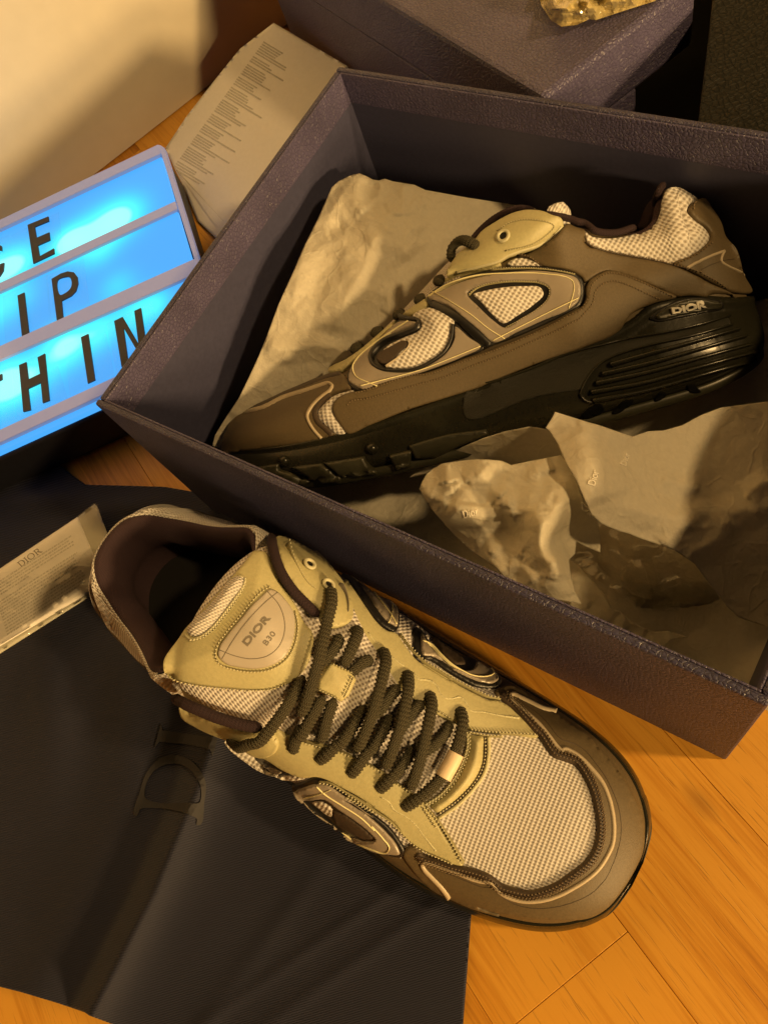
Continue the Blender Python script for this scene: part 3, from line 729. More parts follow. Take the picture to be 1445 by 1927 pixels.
# brochure leaning behind the left wall
bro_px = P([(515, 43), (548, 62), (655, 125), (640, 200), (520, 380), (430, 470), (372, 415), (346, 351), (330, 320), (312, 278), (352, 218), (405, 150), (452, 92)])
bro, bs = sheet('leaflet', bro_px, [(515, 43, .060), (655, 125, .052), (452, 95, .042), (560, 230, .036), (395, 165, .026), (312, 278, .006), (346, 351, .004), (430, 470, .004), (500, 380, .012)], M['card'], 9, smooth=False, thick=.0006)
tag(bro, 'long cream folded leaflet printed with small text behind the open box', 'leaflet')
def textlines(surf, m, root, p0, ex, ey, rows, name='small_text', hgt=.62, seed=3, h=.0003):
    r = np.random.default_rng(seed); V = []; fs = []; p0, ex, ey = (np.array(q, float) for q in (p0, ex, ey))
    for row, (a, b) in rows:
        x = a
        while x < b:
            w = min(r.uniform(.012, .045), b - x)
            q = [p0 + ex * x + ey * row, p0 + ex * (x + w) + ey * row, p0 + ex * (x + w) + ey * (row + hgt), p0 + ex * x + ey * (row + hgt)]
            k = len(V); V += q; fs.append((k, k + 3, k + 2, k + 1)); x += w + .008
    return flat(name, V, fs, surf, h, m, root, 0)
bpy.context.view_layer.update()
rows = []; rr = np.random.default_rng(5); y = 0
for blk in range(11):
    nl = int(rr.integers(2, 5))
    for k in range(nl): rows.append((y, (0, rr.uniform(.5, .62)))); y += 1.
    for k in range(int(rr.integers(1, 3))): rows.append((y, (0, rr.uniform(.72, 1.2)))); y += 1.
    y += .7
n_ = y
textlines(bs, M['ink'], bro, (497, 78), (60, 36), ((322 - 497) / n_, (322 - 78) / n_), rows, hgt=.55)

# tissue in the box
tl, ts1 = sheet('tissue_sheet', P('tA', [(740, 170), (790, 125), (850, 95), (905, 72), (950, 65), (1000, 85), (1050, 112), (1095, 118), (1140, 105), (1200, 125), (1280, 138), (1360, 150), (1445, 190)], [(880, 372), (940, 381), (1010, 392), (1075, 405), (1160, 436), (1250, 470), (1240, 540), (1050, 640), (800, 760), (560, 860), (480, 870)], 'bA', [(0, 800), (20, 720), (100, 590), (200, 440), (300, 230), (350, 120)], 'tA', [(240, 1320), (340, 1050), (440, 830), (540, 600), (640, 400)]),
    [(624, 352, .098), (677, 326, .094), (760, 338, .088), (800, 355, .084), (900, 375, .074), (1010, 392, .056), (1160, 436, .04), (560, 470, .100), (500, 620, .092), (450, 740, .076), (400, 838, .056), (640, 480, .096), (700, 430, .094), (690, 560, .082), (600, 680, .072), (800, 480, .074), (1000, 560, .03), (700, 760, .03), (480, 868, .030)],
    M['tissue'], 4., [(110, .0030), (48, .0010), (22, .0003)], 11, ridges=[(P('tA', q), h, w) for q, h, w in (
    ([(770, 175), (830, 220), (1030, 370), (1140, 460), (1330, 720)], .0045, 16), ([(945, 70), (945, 260), (1010, 350)], .004, 10), ([(1280, 140), (1275, 260), (1280, 390)], .003, 9), ([(1140, 110), (1100, 200), (1200, 350), (1300, 400), (1400, 520)], .0035, 9),
    ([(830, 220), (720, 400), (760, 520), (830, 560), (830, 740)], .0025, 12), ([(1100, 480), (1050, 580), (990, 760), (850, 1000), (760, 1300)], .004, 16), ([(230, 1365), (400, 1395), (620, 1370), (850, 1400)], .003, 10), ([(700, 510), (830, 470)], -.002, 7), ([(1050, 130), (1020, 260), (1060, 300), (1170, 300)], -.003, 9), ([(1340, 270), (1400, 300), (1445, 290)], .002, 7), ([(540, 620), (500, 780), (450, 1000)], .002, 12))])
tag(tl, 'wide tissue paper sheet spread behind the boxed sneaker toe and laces', 'tissue paper', 'tissue papers in the open box')
tb, ts0 = sheet('tissue_sheet', [(500, 905), (700, 800), (1000, 700), (1445, 560), (1460, 900), (1450, 1340), (1300, 1275), (1000, 1140), (750, 1030), (600, 960)],
    [(560, 900, .010), (1000, 750, .012), (1440, 650, .022), (1440, 1100, .013), (1000, 1080, .011), (800, 960, .010), (1200, 950, .014), (1440, 1330, .011), (1250, 1200, .011)], M['tissue_dim'], 9., [(120, .003), (50, .0015)], 5)
tag(tb, 'tissue paper sheet lining the floor of the open box under the rest', 'tissue paper', 'tissue papers in the open box')
s3, _ = sheet('tissue_sheet', P('tB', [(0, 518), (20, 500), (100, 455), (250, 368), (400, 288), (560, 220), (720, 170), (900, 134), (960, 140), (1010, 150), (1060, 165), (1200, 330), (1160, 420), (900, 450), (770, 440), (500, 420), (280, 430), (120, 490)]),
    [(772, 897, .056), (870, 842, .072), (1000, 803, .086), (1050, 830, .080), (960, 880, .056), (840, 880, .052)], M['tissue'], 5., [(90, .002), (30, .0007)], 21)
tag(s3, 'narrow tissue paper band curling up along the boxed sneaker sole', 'tissue paper', 'tissue papers in the open box')
s2, ts2 = sheet('tissue_sheet', P('tB', [(75, 600), (100, 540), (130, 490), (180, 450), (250, 410), (400, 388), (520, 378), (620, 382), (700, 390), (770, 422), (850, 405), (930, 388), (1150, 345), (1250, 520), (1320, 700), (1420, 850), (1440, 970), (1440, 1080), (1360, 1050), (1260, 1000), (1250, 1090), (1205, 1140), (1215, 1230), (1245, 1370), (1300, 1470), (1000, 1420), (860, 1350), (740, 1290), (640, 1190), (480, 1080), (330, 940), (180, 770), (100, 650)]),
    [(788, 920, 0.086), (840, 890, 0.09), (900, 870, 0.096), (960, 875, 0.094), (1040, 865, 0.09), (1100, 950, 0.088), (1125, 1030, 0.066), (850, 948, 0.098), (900, 955, 0.096), (980, 962, 0.098), (1035, 975, 0.11), (1018, 1010, 0.108), (1050, 1060, 0.102), (1075, 1110, 0.092), (900, 1010, 0.082), (860, 1000, 0.078), (925, 1050, 0.086), (960, 1010, 0.086), (1000, 1060, 0.094), (830, 960, 0.082), (950, 905, 0.086), (1060, 1010, 0.076), (1080, 1040, 0.066)],
    M['tissue'], 3.6, [(80, .0026), (36, .0012), (16, .0004)], 33, ridges=[(P('tB', q), h, w) for q, h, w in (
    ([(75, 600), (200, 575), (290, 560), (345, 620)], .005, 11), ([(290, 410), (285, 480), (300, 560)], .005, 9), ([(75, 600), (180, 670), (290, 712), (480, 738), (690, 745), (900, 765), (1050, 800)], .0065, 13), ([(260, 690), (480, 705), (690, 712)], -.005, 9), ([(290, 712), (480, 830), (590, 960), (610, 1110), (740, 1290)], .005, 15), ([(690, 740), (715, 620), (770, 500)], .0045, 10),
    ([(420, 540), (520, 465), (600, 412)], .004, 10), ([(520, 465), (620, 575), (700, 665)], .0045, 9), ([(1050, 800), (1000, 920), (1000, 1050), (1100, 1170), (1120, 1300)], .006, 12), ([(610, 1110), (680, 1040), (860, 1110)], .0035, 8), ([(930, 400), (975, 480), (960, 600), (820, 680), (700, 690)], .004, 11), ([(980, 480), (1010, 600), (960, 690), (760, 740)], -.0045, 14), ([(1020, 720), (1090, 620), (1160, 740)], .0035, 9), ([(1190, 480), (1260, 620), (1350, 800)], .002, 12), ([(780, 760), (775, 810)], .003, 7), ([(900, 1180), (980, 1120), (1110, 1180)], .003, 8), ([(740, 1180), (860, 1200), (950, 1320)], .003, 8), ([(150, 740), (330, 900), (560, 1010)], .003, 12))])
tag(s2, 'most crumpled bright tissue paper, bunched beside the front wall of the box', 'tissue paper', 'tissue papers in the open box')
s1, ts3 = sheet('tissue_sheet', P('tB', [(1100, 20), (1080, 60), (1030, 140), (1060, 165), (1120, 260), (1180, 400), (1260, 540), (1320, 680), (1380, 800), (1445, 862)], 'tR', [(200, 760), (280, 792), (340, 806), (420, 840), (560, 885), (640, 920), (680, 945), (760, 1000), (850, 1120), (920, 1210), (970, 1275), (1050, 1350), (1260, 1420), (1300, 600), (1300, -60), (930, -10), (800, 40), (680, 105), (560, 138), (460, 143), (360, 178), (250, 140), (150, 105), (60, 80)]),
    [(1045, 775, 0.098), (1035, 810, 0.092), (1100, 870, 0.104), (1110, 930, 0.102), (1130, 985, 0.092), (1220, 830, 0.074), (1300, 860, 0.064), (1440, 800, 0.058), (1440, 950, 0.054), (1300, 1000, 0.068), (1300, 1040, 0.064), (1370, 1140, 0.0361), (1430, 1160, 0.024), (1200, 920, 0.084), (1350, 930, 0.058)],
    M['tissue_dim'], 5., [(140, .0022), (60, .0007), (24, .0002)], 44, ridges=[(P('tR', q), h, w) for q, h, w in (
    ([(-20, 140), (60, 300), (130, 420), (200, 600)], .003, 20), ([(0, 75), (200, 130), (360, 190)], .0025, 9), ([(540, 450), (700, 490), (800, 520)], .0025, 7), ([(300, 630), (560, 690), (900, 660), (1239, 660)], .003, 12), ([(560, 890), (640, 800), (800, 700)], .003, 12), ([(700, 940), (850, 880), (1000, 700)], .0035, 12), ([(1090, 560), (1180, 490), (1260, 450)], .003, 9))])
tag(s1, 'large smooth tissue paper sheet under the boxed sneaker heel at right', 'tissue paper', 'tissue papers in the open box')
s4, _ = sheet('tissue_sheet', P('tR', [(-60, 960), (0, 1000), (60, 1060), (110, 1120), (150, 1165), (190, 1220), (220, 1290), (250, 1302), (280, 1310), (330, 1360), (420, 1410), (500, 1442), (590, 1436), (720, 1476), (610, 1492), (560, 1545), (470, 1520), (250, 1420), (100, 1350), (-40, 1290), (-60, 1100)]),
    [(1100, 1060, .024), (1140, 1150, .034), (1110, 1160, .036), (1200, 1190, .028), (1290, 1198, .024), (1080, 1080, .026), (1250, 1215, .026)], M['tissue'], 5., [(50, .003), (22, .0014)], 55)
tag(s4, 'small dim tissue paper scrap with a pointed tip beside the front wall', 'tissue paper', 'tissue papers in the open box')
s5, _ = sheet('tissue_sheet', P('bD', [(1180, 565), (1300, 570), (1460, 578), (1480, 960), (1360, 945), (1300, 800)]), [(1385, 485, .024), (1440, 490, .022), (1440, 570, .016)], M['tissue_dim'], 7., [(60, .002)], 66)
tag(s5, 'dim tissue paper end showing behind the boxed sneaker heel', 'tissue paper', 'tissue papers in the open box')
fm, _ = sheet('plastic_film', P('tR', [(-10, 850), (148, 735), (300, 770), (420, 830), (560, 870), (700, 930), (790, 1010), (990, 1285), (590, 1390), (460, 1330), (340, 1220), (220, 1160), (120, 1100), (-20, 990)]), [(1130, 990, .020), (1160, 1040, .026), (1207, 1035, .022), (1228, 1128, .010), (1280, 1080, .024), (1350, 1120, .012), (1180, 1120, .014), (1100, 1040, .016)], M['film'], 5., [(80, .003), (34, .0008)], 77, thick=0, ridges=[(P('tR', q), h, w) for q, h, w in (([(148, 900), (270, 940), (420, 1110), (495, 1240)], .006, 9), ([(405, 910), (440, 1040), (495, 1190), (600, 1160), (720, 1120)], .006, 7), ([(495, 1240), (620, 1200), (720, 1150)], .004, 7), ([(120, 1110), (200, 1170), (340, 1220)], .004, 7), ([(310, 900), (420, 870), (560, 880)], -.004, 8))])
tag(fm, 'creased clear plastic film lying on tissue paper in the open box', 'plastic film')
for sf, own, p0, ang, sz in ((ts2, s2, (1093, 958), 42, 16), (ts3, s1, (1118, 915), -74, 14), (ts2, s2, (873, 975), -15, 14), (ts3, s1, (1176, 878), -70, 12)):
    a = math.radians(ang); bpy.context.view_layer.update()
    pr = plain('faint_tissue_print', (.92, .88, .78), .45, .02, 200) if 'faint' not in M else M['faint']; M['faint'] = pr
    letters('printed_word', 'Dior', p0, (p0[0] + 2.0 * sz * math.cos(a), p0[1] + 2.0 * sz * math.sin(a)), sz, sf, .0006, pr, own)

# dust bag
cre = np.array([(440, 1240), (365, 1490), (285, 1680), (168, 1907), (150, 1960)], float)
def bagfold(v2):
    x = np.interp(v2[:, 1], cre[:, 1], cre[:, 0]); x = np.where(v2[:, 1] < 1240, 440 + (1240 - v2[:, 1]) * .1, x); s = v2[:, 0] - x
    k = np.clip((v2[:, 1] - 1000) / 300, .15, 1)
    z = .0135 * smooth01((s + 52) / 62.) * k * np.exp(-np.clip(s - 8, 0, None) / 48) + .0035 * smooth01((s + 52) / 62.) * k * np.exp(-np.clip(s - 8, 0, None) / 420) + .0040 * np.exp(-((s + 120) / 60) ** 2) * k
    z += .0009 * np.exp(-((s - 330 + .25 * (v2[:, 1] - 1500)) / 26) ** 2) * smooth01((v2[:, 1] - 1480) / 200)
    z += .0009 * np.exp(-((s - 520 + .9 * (v2[:, 1] - 1600)) / 22) ** 2) * smooth01((v2[:, 1] - 1600) / 120)
    z += .0009 * np.exp(-((s - 640 + .9 * (v2[:, 1] - 1600)) / 26) ** 2) * smooth01((v2[:, 1] - 1600) / 120)
    z += .0045 * np.exp(-((v2[:, 0] - 95) / 50) ** 2 - ((v2[:, 1] - 1330) / 190) ** 2) + .004 * np.exp(-((v2[:, 0] - 235) / 40) ** 2 - ((v2[:, 1] - 1330) / 120) ** 2)
    z += .007 * np.exp(-((v2[:, 0] - 70) / 70) ** 2 - ((v2[:, 1] - 935) / 30) ** 2) + .004 * np.exp(-((v2[:, 0] - 250) / 60) ** 2 - ((v2[:, 1] - 950) / 22) ** 2)
    return z
bag, bagS = sheet('dust_bag', [(-260, 870), (-60, 850), (40, 858), (110, 872), (135, 893), (162, 912), (240, 914), (310, 916), (362, 925), (430, 968), (620, 1090), (900, 1420), (892, 1560), (886, 1718), (878, 1830), (868, 1960), (300, 1960), (168, 1911), (160, 1905), (110, 1888), (40, 1867), (-20, 1852), (-260, 1800)],
    [(100, 1000, .0022), (500, 1500, .0022), (800, 1800, .0020), (300, 1800, .002), (50, 1800, .002)], M['bag'], 8., [(160, .0012)], 8, .0012, uvk=.00028, folds=bagfold)
tag(bag, 'navy cotton dust bag lying flat under the front sneaker', 'bag')
bpy.context.view_layer.update()
v2, tr, d = fill([resample(P('gB', [(220, 1020), (258, 850), (310, 700), (385, 612), (470, 572), (580, 577), (680, 632), (735, 722), (750, 805), (740, 905), (710, 1090), (682, 1090), (682, 1045), (640, 1020), (300, 966), (262, 976), (236, 1025)]), 3.), resample(P('gB', [(294, 872), (310, 772), (370, 682), (450, 640), (560, 636), (650, 682), (705, 762), (715, 852), (700, 922), (640, 930), (300, 890)]), 3.)], 9, 0)
flat('printed_letter', v2, tr, bagS, .0010, M['brush'], bag, 0)
v2, tr, d = fill([resample(P('gB', [(370, 510), (418, 335), (428, 380), (640, 412), (812, 430), (838, 402), (838, 440), (800, 575), (788, 525), (640, 490), (400, 465)]), 3., True, False)], 9, 0)
flat('printed_letter', v2, tr, bagS, .0010, M['brush'], bag, 0)

# care card in its clear sleeve
cz = .0105
card, cardS = sheet('care_card', P('kA', [(655, 640), (720, 800), (800, 985), (775, 1240), (760, 1265), (0, 1722), (-500, 2022), (-500, 1350), (0, 1078)]), [(146, 973, .0165), (0, 1071, .040), (170, 1100, .0115), (0, 1215, .036), (90, 1090, .026)], M['card'], 10, thick=.0012)
tag(card, 'cream care card printed with small text in a clear sleeve', 'card')
slv = []
sl, slS = sheet('clear_sleeve', P('kA', [(640, 645), (798, 522), (822, 540), (905, 770), (845, 990), (790, 1270), (0, 1800), (-500, 2110), (-500, 1345), (0, 1072)]), [(146, 973, .0185), (178, 948, .0140), (200, 1000, .0135), (0, 1071, .0425), (170, 1110, .0165), (0, 1225, .0400), (90, 1160, .028), (90, 1090, .030)], M['film'], 10, thick=0)
tag(sl, 'clear plastic sleeve with a rounded corner over the care card', 'sleeve')
s7, _ = sheet('folded_sheet', P('kA', [(660, 640), (798, 532), (812, 545), (895, 770), (840, 985), (780, 1285), (0, 1780), (-500, 2090), (-500, 1800), (600, 1000)]), [(146, 973, .0125), (190, 1000, .0100), (0, 1225, .0300), (0, 1071, .035), (170, 1110, .0100), (90, 1160, .019)], plain('grey_green_paper', (.42, .41, .33), .5, .05, 60), 10, thick=.0015)
tag(s7, 'grey green paper peeking out behind the cream care card', 'paper')
bpy.context.view_layer.update()
serif('printed_brand', 'DIOR', P('kA', [(180, 1064)])[0], np.array((36, -26.)) * .34, np.array((-9.5, -10)) * .8, cardS, .0003, M['ink_dark'], card, 1.)
rows = [(k, (0 if k not in (5, 12) else 0, rr.uniform(.90, .97) if k not in (4, 11, 17) else rr.uniform(.3, .55))) for k in range(18) if k not in (5,)]
textlines(cardS, M['ink'], card, P('kA', [(-60, 1215)])[0], P('kA', [(-60 + 700, 1215 - 445)])[0] - np.array(P('kA', [(-60, 1215)])[0]), np.array((1.6, 5.4)), rows, hgt=.42, seed=9)

# cellophane packet with spare laces on the closed box
ck = empty('plastic_packet', tuple(onp(1085, 5, .132)))
bpy.context.view_layer.update()
pk_px = [(1006, -40), (1018, 10), (1036, 38), (1056, 50), (1085, 47), (1108, 36), (1120, 38), (1180, 18), (1232, 2), (1260, -30), (1150, -80)]
pl = [resample(pk_px, 4, True, False)]; v2, tr, d = fill(pl, 5., 0); fn = tin(0, (990, -90, 1270, 60), [(20, .0045), (10, .0020)], 3)
zz = np.array([.1325 + .010 * smooth01(dd / 26.) + fn(u, v) * min(1, dd / 8) for (u, v), dd in zip(v2, d)]); V = np.array([onp(u, v, z) for (u, v), z in zip(v2, zz)])
_g = NT('glint_yellow_cellophane'); _g.set(Base_Color=(.82, .68, .30, 1), Roughness=.18, IOR=1.5, Coat_Weight=1., Coat_Roughness=.05, Transmission_Weight=.25, Alpha=.85); gold = _g.m  # yellow base colour stands in for bright glints on clear film
mesh('wrapper', V, tr, gold, ck, False, None, inv=ck.matrix_world.inverted())
for k in range(5):
    x = 1070 + k * 22; y = 24 - k * 7
    pp = [onp(x + 3 * math.sin(t * 3), y - 70 * t, .1345) for t in np.linspace(0, 1, 20)]
    tube('spare_lace', pp, [(0, 0, 1)] * 20, M['lace'], ck, .0018, .0012, .08, .0016)
tag(ck, 'crinkled clear packet of spare laces on the closed grained box', 'packet')
# ------------------------------------------------------------------ sneaker body (shared shape)
LEN = .305
_TB = {}
def tb(x, t, sm=None):
    k = id(t)
    if k not in _TB: a = resample(np.array(t, float), .0004, False); _TB[k] = (a, t)
    a = _TB[k][0]; return np.interp(x, a[:, 0], a[:, 1])
def gsm(a, k):
    a = np.array(a, float)
    for _ in range(k):
        b = a.copy(); b[1:-1] = (a[:-2] + 2 * a[1:-1] + a[2:]) / 4; a = b
    return a
XS = np.concatenate([LEN * .5 * (1 - np.cos(np.linspace(0, math.pi, 150))), np.linspace(.012, .13, 70), np.linspace(.275, .3045, 44)]); XS = np.unique(np.round(XS, 5)); XS = XS[np.concatenate([[True], np.diff(XS) > .00022])]
ZM = [(0, .040), (.012, .043), (.03, .049), (.048, .052), (.056, .0515), (.065, .047), (.08, .0425), (.10, .0385), (.12, .036), (.145, .0335), (.17, .031), (.20, .0285), (.24, .0270), (.27, .0282), (.29, .030), (.305, .033)]
ZT = [(0, .044), (.0015, .050), (.0056, .060), (.008, .071), (.012, .084), (.016, .0904), (.02, .0956), (.024, .1003), (.029, .1043), (.0344, .1050), (.0374, .0990), (.0416, .0912), (.0493, .0873), (.059, .0886), (.071, .0919), (.0778, .0955), (.088, .1005), (.10, .1055), (.113, .1080), (.125, .1060), (.14, .0995), (.155, .0915), (.17, .0835), (.1863, .0760), (.2007, .0700), (.216, .0634), (.229, .0590), (.245, .0556), (.262, .0528), (.278, .0500), (.288, .0468), (.296, .0425), (.302, .0375), (.305, .0335)]
BH_ = [(0, .001), (.0012, .010), (.004, .018), (.008, .0245), (.014, .030), (.022, .0345), (.034, .0385), (.05, .0415), (.08, .0455), (.11, .0475), (.15, .0475), (.18, .0485), (.21, .0500), (.23, .0496), (.25, .0474), (.265, .0442), (.28, .0386), (.29, .0322), (.297, .0250), (.302, .0165), (.305, .002)]
TW = [(0, .001), (.012, .003), (.02, .008), (.026, .0110), (.030, .0145), (.034, .0205), (.04, .0265), (.05, .0310), (.065, .0345), (.085, .0395), (.1, .0435), (.118, .0450), (.14, .045)]
OPEN0, OPEN1 = .0295, .117
NW, NI = 26, 16
def sole_w(x): return tb(x, [(a, b + .0018 * min(1, b / .02) * (1. if a < .2 else .7)) for a, b in BH_])
def cen(x, s): return s * (-.0052) * np.exp(-((x - .215) / .06) ** 2)
def upper_grid(s):
    G = []
    zm = gsm(tb(XS, ZM), 2); zt = gsm(tb(XS, ZT), 1); b = tb(XS, BH_); tw = tb(XS, TW)
    for i, x in enumerate(XS):
        half = []
        n = np.interp(x, [0, .02, .04, .12, .16, .2, .25, .29, .305], [2., 2.4, 2.8, 2.9, 2.7, 2.45, 2.3, 2.2, 2.])
        op = OPEN0 < x < OPEN1
        for k in range(NW + 1):
            t = k / NW
            if op:
                # outer wall with a belly, leaning to the rim
                h = t; y = b[i] * (1 + .05 * math.sin(math.pi * min(1, h * 1.6))) * (1 - h ** 2.2) + tw[i] * h ** 2.2
                z = zm[i] + (zt[i] - zm[i]) * h
                if k == NW: y -= .0015
                fb = float(smooth01((x - .092) / .024))
                if fb > 0:
                    a = t * math.pi / 2 * .80; ya = b[i] * math.cos(a) ** (2 / n); za = zm[i] + (zt[i] - zm[i]) * math.sin(a) ** (2 / n); y = y * (1 - fb) + ya * fb; z = z * (1 - fb) + za * fb
                yr, zr = y, z
            else:
                a = t * math.pi / 2 * .80; y = b[i] * max(math.cos(a), 0) ** (2 / n); z = zm[i] + (zt[i] - zm[i]) * math.sin(a) ** (2 / n)
                if x <= OPEN0:
                    a = t * math.pi / 2 * .80; y = b[i] * math.cos(a) ** (2 / n)
            half.append((y, z))
        for k in range(1, NI + 1):
            t = k / NI
            if op:
                zi = .050 - .012 * smooth01((x - .05) / .1); dpt = max(0., min(1., (x - OPEN0) / .020)) ** .55; pad = .0080 * (1 - .6 * float(smooth01((x - .07) / .04)))
                w = max(yr - .004 * math.sin(math.pi * min(1, t * 1.3)) , .002)
                if t < .6: q = t / .6; y = w - pad * math.sin(math.pi * min(1, q * 1.15)) ** .8 - .003 * q; z = zr + .0012 * math.sin(math.pi * min(1, q * 5)) - (zr - zi) * dpt * q ** 1.15
                else: q = (t - .6) / .4; y = (w - .003 - pad * max(0, math.sin(math.pi * 1.0)) ) * (1 - q); z = zr - (zr - zi) * dpt
                y = max(y, 0)
            else:
                a = (.80 + .20 * t) * math.pi / 2; y = b[i] * max(math.cos(a), 0) ** (2 / n); z = zm[i] + (zt[i] - zm[i]) * math.sin(a) ** (2 / n)
            half.append((y, z))
        c = cen(x, s)
        row = [(x, c + y, z) for y, z in half] + [(x, c - y, z) for y, z in half[-2::-1]]
        G.append(row)
    return np.array(G)
def gridfaces(ni, nj, keep=None):
    return [(i * nj + j, i * nj + j + 1, (i + 1) * nj + j + 1, (i + 1) * nj + j) for i in range(ni - 1) for j in range(nj - 1) if keep is None or keep(i, j)]
def sole_grid(s, part):
    G = []
    zm = gsm(tb(XS, ZM), 2); w = sole_w(XS)
    zb = tb(XS, [(0, .011), (.01, .006), (.03, .0015), (.05, .0), (.22, .0), (.25, .002), (.28, .007), (.30, .013), (.305, .016)])
    xs = XS.copy()
    for i, x in enumerate(XS):
        heel = math.exp(-(x / .06) ** 2); row = []
        e = min(1., w[i] / .02)
        if part == 'mid':
            z0 = zb[i] + .0065; z1 = zm[i] + .0015
            prof = [(-.0040, 1.), (-.0012, .995), (.0002, .965), (.0006, .90), (-.0006, .84), (.0004, .78), (.0022 + .002 * heel, .6), (.0040 + .004 * heel, .42), (.0046 + .005 * heel, .25), (.0036 + .004 * heel, .1), (.0016 + .003 * heel, .0)]
        else:
            z0 = zb[i]; z1 = zb[i] + .0066
            prof = [(-.004, 1.), (.0018 + .003 * heel, .98), (.0026 + .003 * heel, .85), (.0020 + .003 * heel, .3), (-.0005, .06), (-.004, .0)]
        sc_ = 1 - .3 * float(smooth01((x - .19) / .06)); half = [(max(w[i] + a * e * (sc_ if a > 0 else 1), .0003), z0 + (z1 - z0) * h) for a, h in prof]
        c = cen(x, s); px = x + (-.006 * heel * (1 - x / .02) if x < .02 else 0) * (.6 if part == 'mid' else .5)
        if x > .295: px = x + (.0020 if part == 'out' else .0010) * smooth01((x - .290) / .012)
        row = [(px, c, half[0][1] - .001)] + [(px, c + y, z) for y, z in half] + [(px, c, half[-1][1])] + [(px, c - y, z) for y, z in half[::-1]] + [(px, c, half[0][1] - .001)]
        G.append(row)
    return np.array(G)
def xform(mat, V): V = np.asarray(V, float).reshape(-1, 3); return V @ np.array(mat.to_3x3()).T + np.array(mat.translation)
class Shoe:
    def __init__(s, name, mat, side, upper_m):
        s.root = empty(name, mat=mat); bpy.context.view_layer.update(); r = s.root
        g = upper_grid(side); ni, nj = g.shape[:2]; s.g = g
        uv = np.zeros((ni, nj, 2)); uv[..., 0] = g[..., 0]; dl = np.linalg.norm(np.diff(g, axis=1), axis=2); uv[:, 1:, 1] = np.cumsum(dl, 1); uv[..., 1] -= uv[:, nj // 2, 1][:, None]
        V = g.reshape(-1, 3); lo, hi = NW, nj - 1 - NW
        op = [(OPEN0 < x < OPEN1) for x in XS]
        def inner(i, j): return (op[i] or op[i + 1]) and lo <= j < hi
        fo = gridfaces(ni, nj, lambda i, j: not inner(i, j)); fi = gridfaces(ni, nj, inner)
        xs = XS; fm = []
        for f in fo:
            c = V[list(f)].mean(0); fm.append(upper_m(c))
        s.upper = mesh('upper', V, fo, None, r, True, uv.reshape(-1, 2), mats=[M['mesh'], M['brown'], M['mesh_side']], fm=fm)
        self_rim = lambda xm: np.array([g[i, NW] for i in range(ni) if OPEN0 < xs[i] < xm][::-1] + [np.array([OPEN0 + .0012 - .0046 * math.sin(t * math.pi), g[np.argmin(abs(xs - .0305)), NW, 1] * math.cos(t * math.pi) + cen(.03, side) * (1 - math.cos(t * math.pi)), .1046]) for t in np.linspace(.06, .94, 16)] + [g[i, nj - 1 - NW] for i in range(ni) if OPEN0 < xs[i] < xm])
        s.rim = self_rim
        q = self_rim(.1165); q = resample(np.stack([gsm(q[:, k], 10) for k in range(3)], 1), .0014, False, False); q = np.stack([gsm(q[:, k], 12) for k in range(3)], 1)
        tq = np.gradient(q, axis=0); tq[:, 2] = 0; tq /= np.linalg.norm(tq, axis=1)[:, None]; nq = np.stack([-tq[:, 1], tq[:, 0], 0 * tq[:, 0]], 1)
        if (nq * (np.array([.07, 0, .1]) - q)).sum() < 0: nq = -nq
        prof = resample([(-.0006, -.0030), (.0, .0002), (.0022, .0013), (.0052, -.0012), (.0078, -.0070), (.0088, -.0140), (.0080, -.0210), (.0052, -.0290), (.0036, -.0400), (.0036, -.056)], .0018, False)
        LV = []; LU_ = []
        for a, dz in prof:
            k_ = np.clip((.1165 - q[:, 0]) / .03, .35, 1)
            LV.append(q + nq * (a * k_)[:, None] + np.array([0, 0, dz])); LU_.append(np.stack([np.arange(len(q)) * .0014, np.full(len(q), -dz * 1.3 + a)], 1))
        LV = np.array(LV); mesh('lining', LV.reshape(-1, 3), gridfaces(*LV.shape[:2]), M['lining'], r, True, np.array(LU_).reshape(-1, 2))
        m = sole_grid(side, 'mid'); f2 = gridfaces(*m.shape[:2]); mv = m.reshape(-1, 3); mesh('midsole', mv, f2, M['rubber'], r)
        o = sole_grid(side, 'out'); f3 = gridfaces(*o.shape[:2]); ov = o.reshape(-1, 3); mesh('outsole', ov, f3, M['lug'], r)
        s.W = xform(mat, V)
        s.body = Surf(s.W, gridfaces(ni, nj), True); k = len(V)
        s.sole = Surf(np.concatenate([xform(mat, mv), xform(mat, ov)]), f2 + [tuple(q + len(mv) for q in f) for f in f3], True)
        s.mat = mat; s.k = k
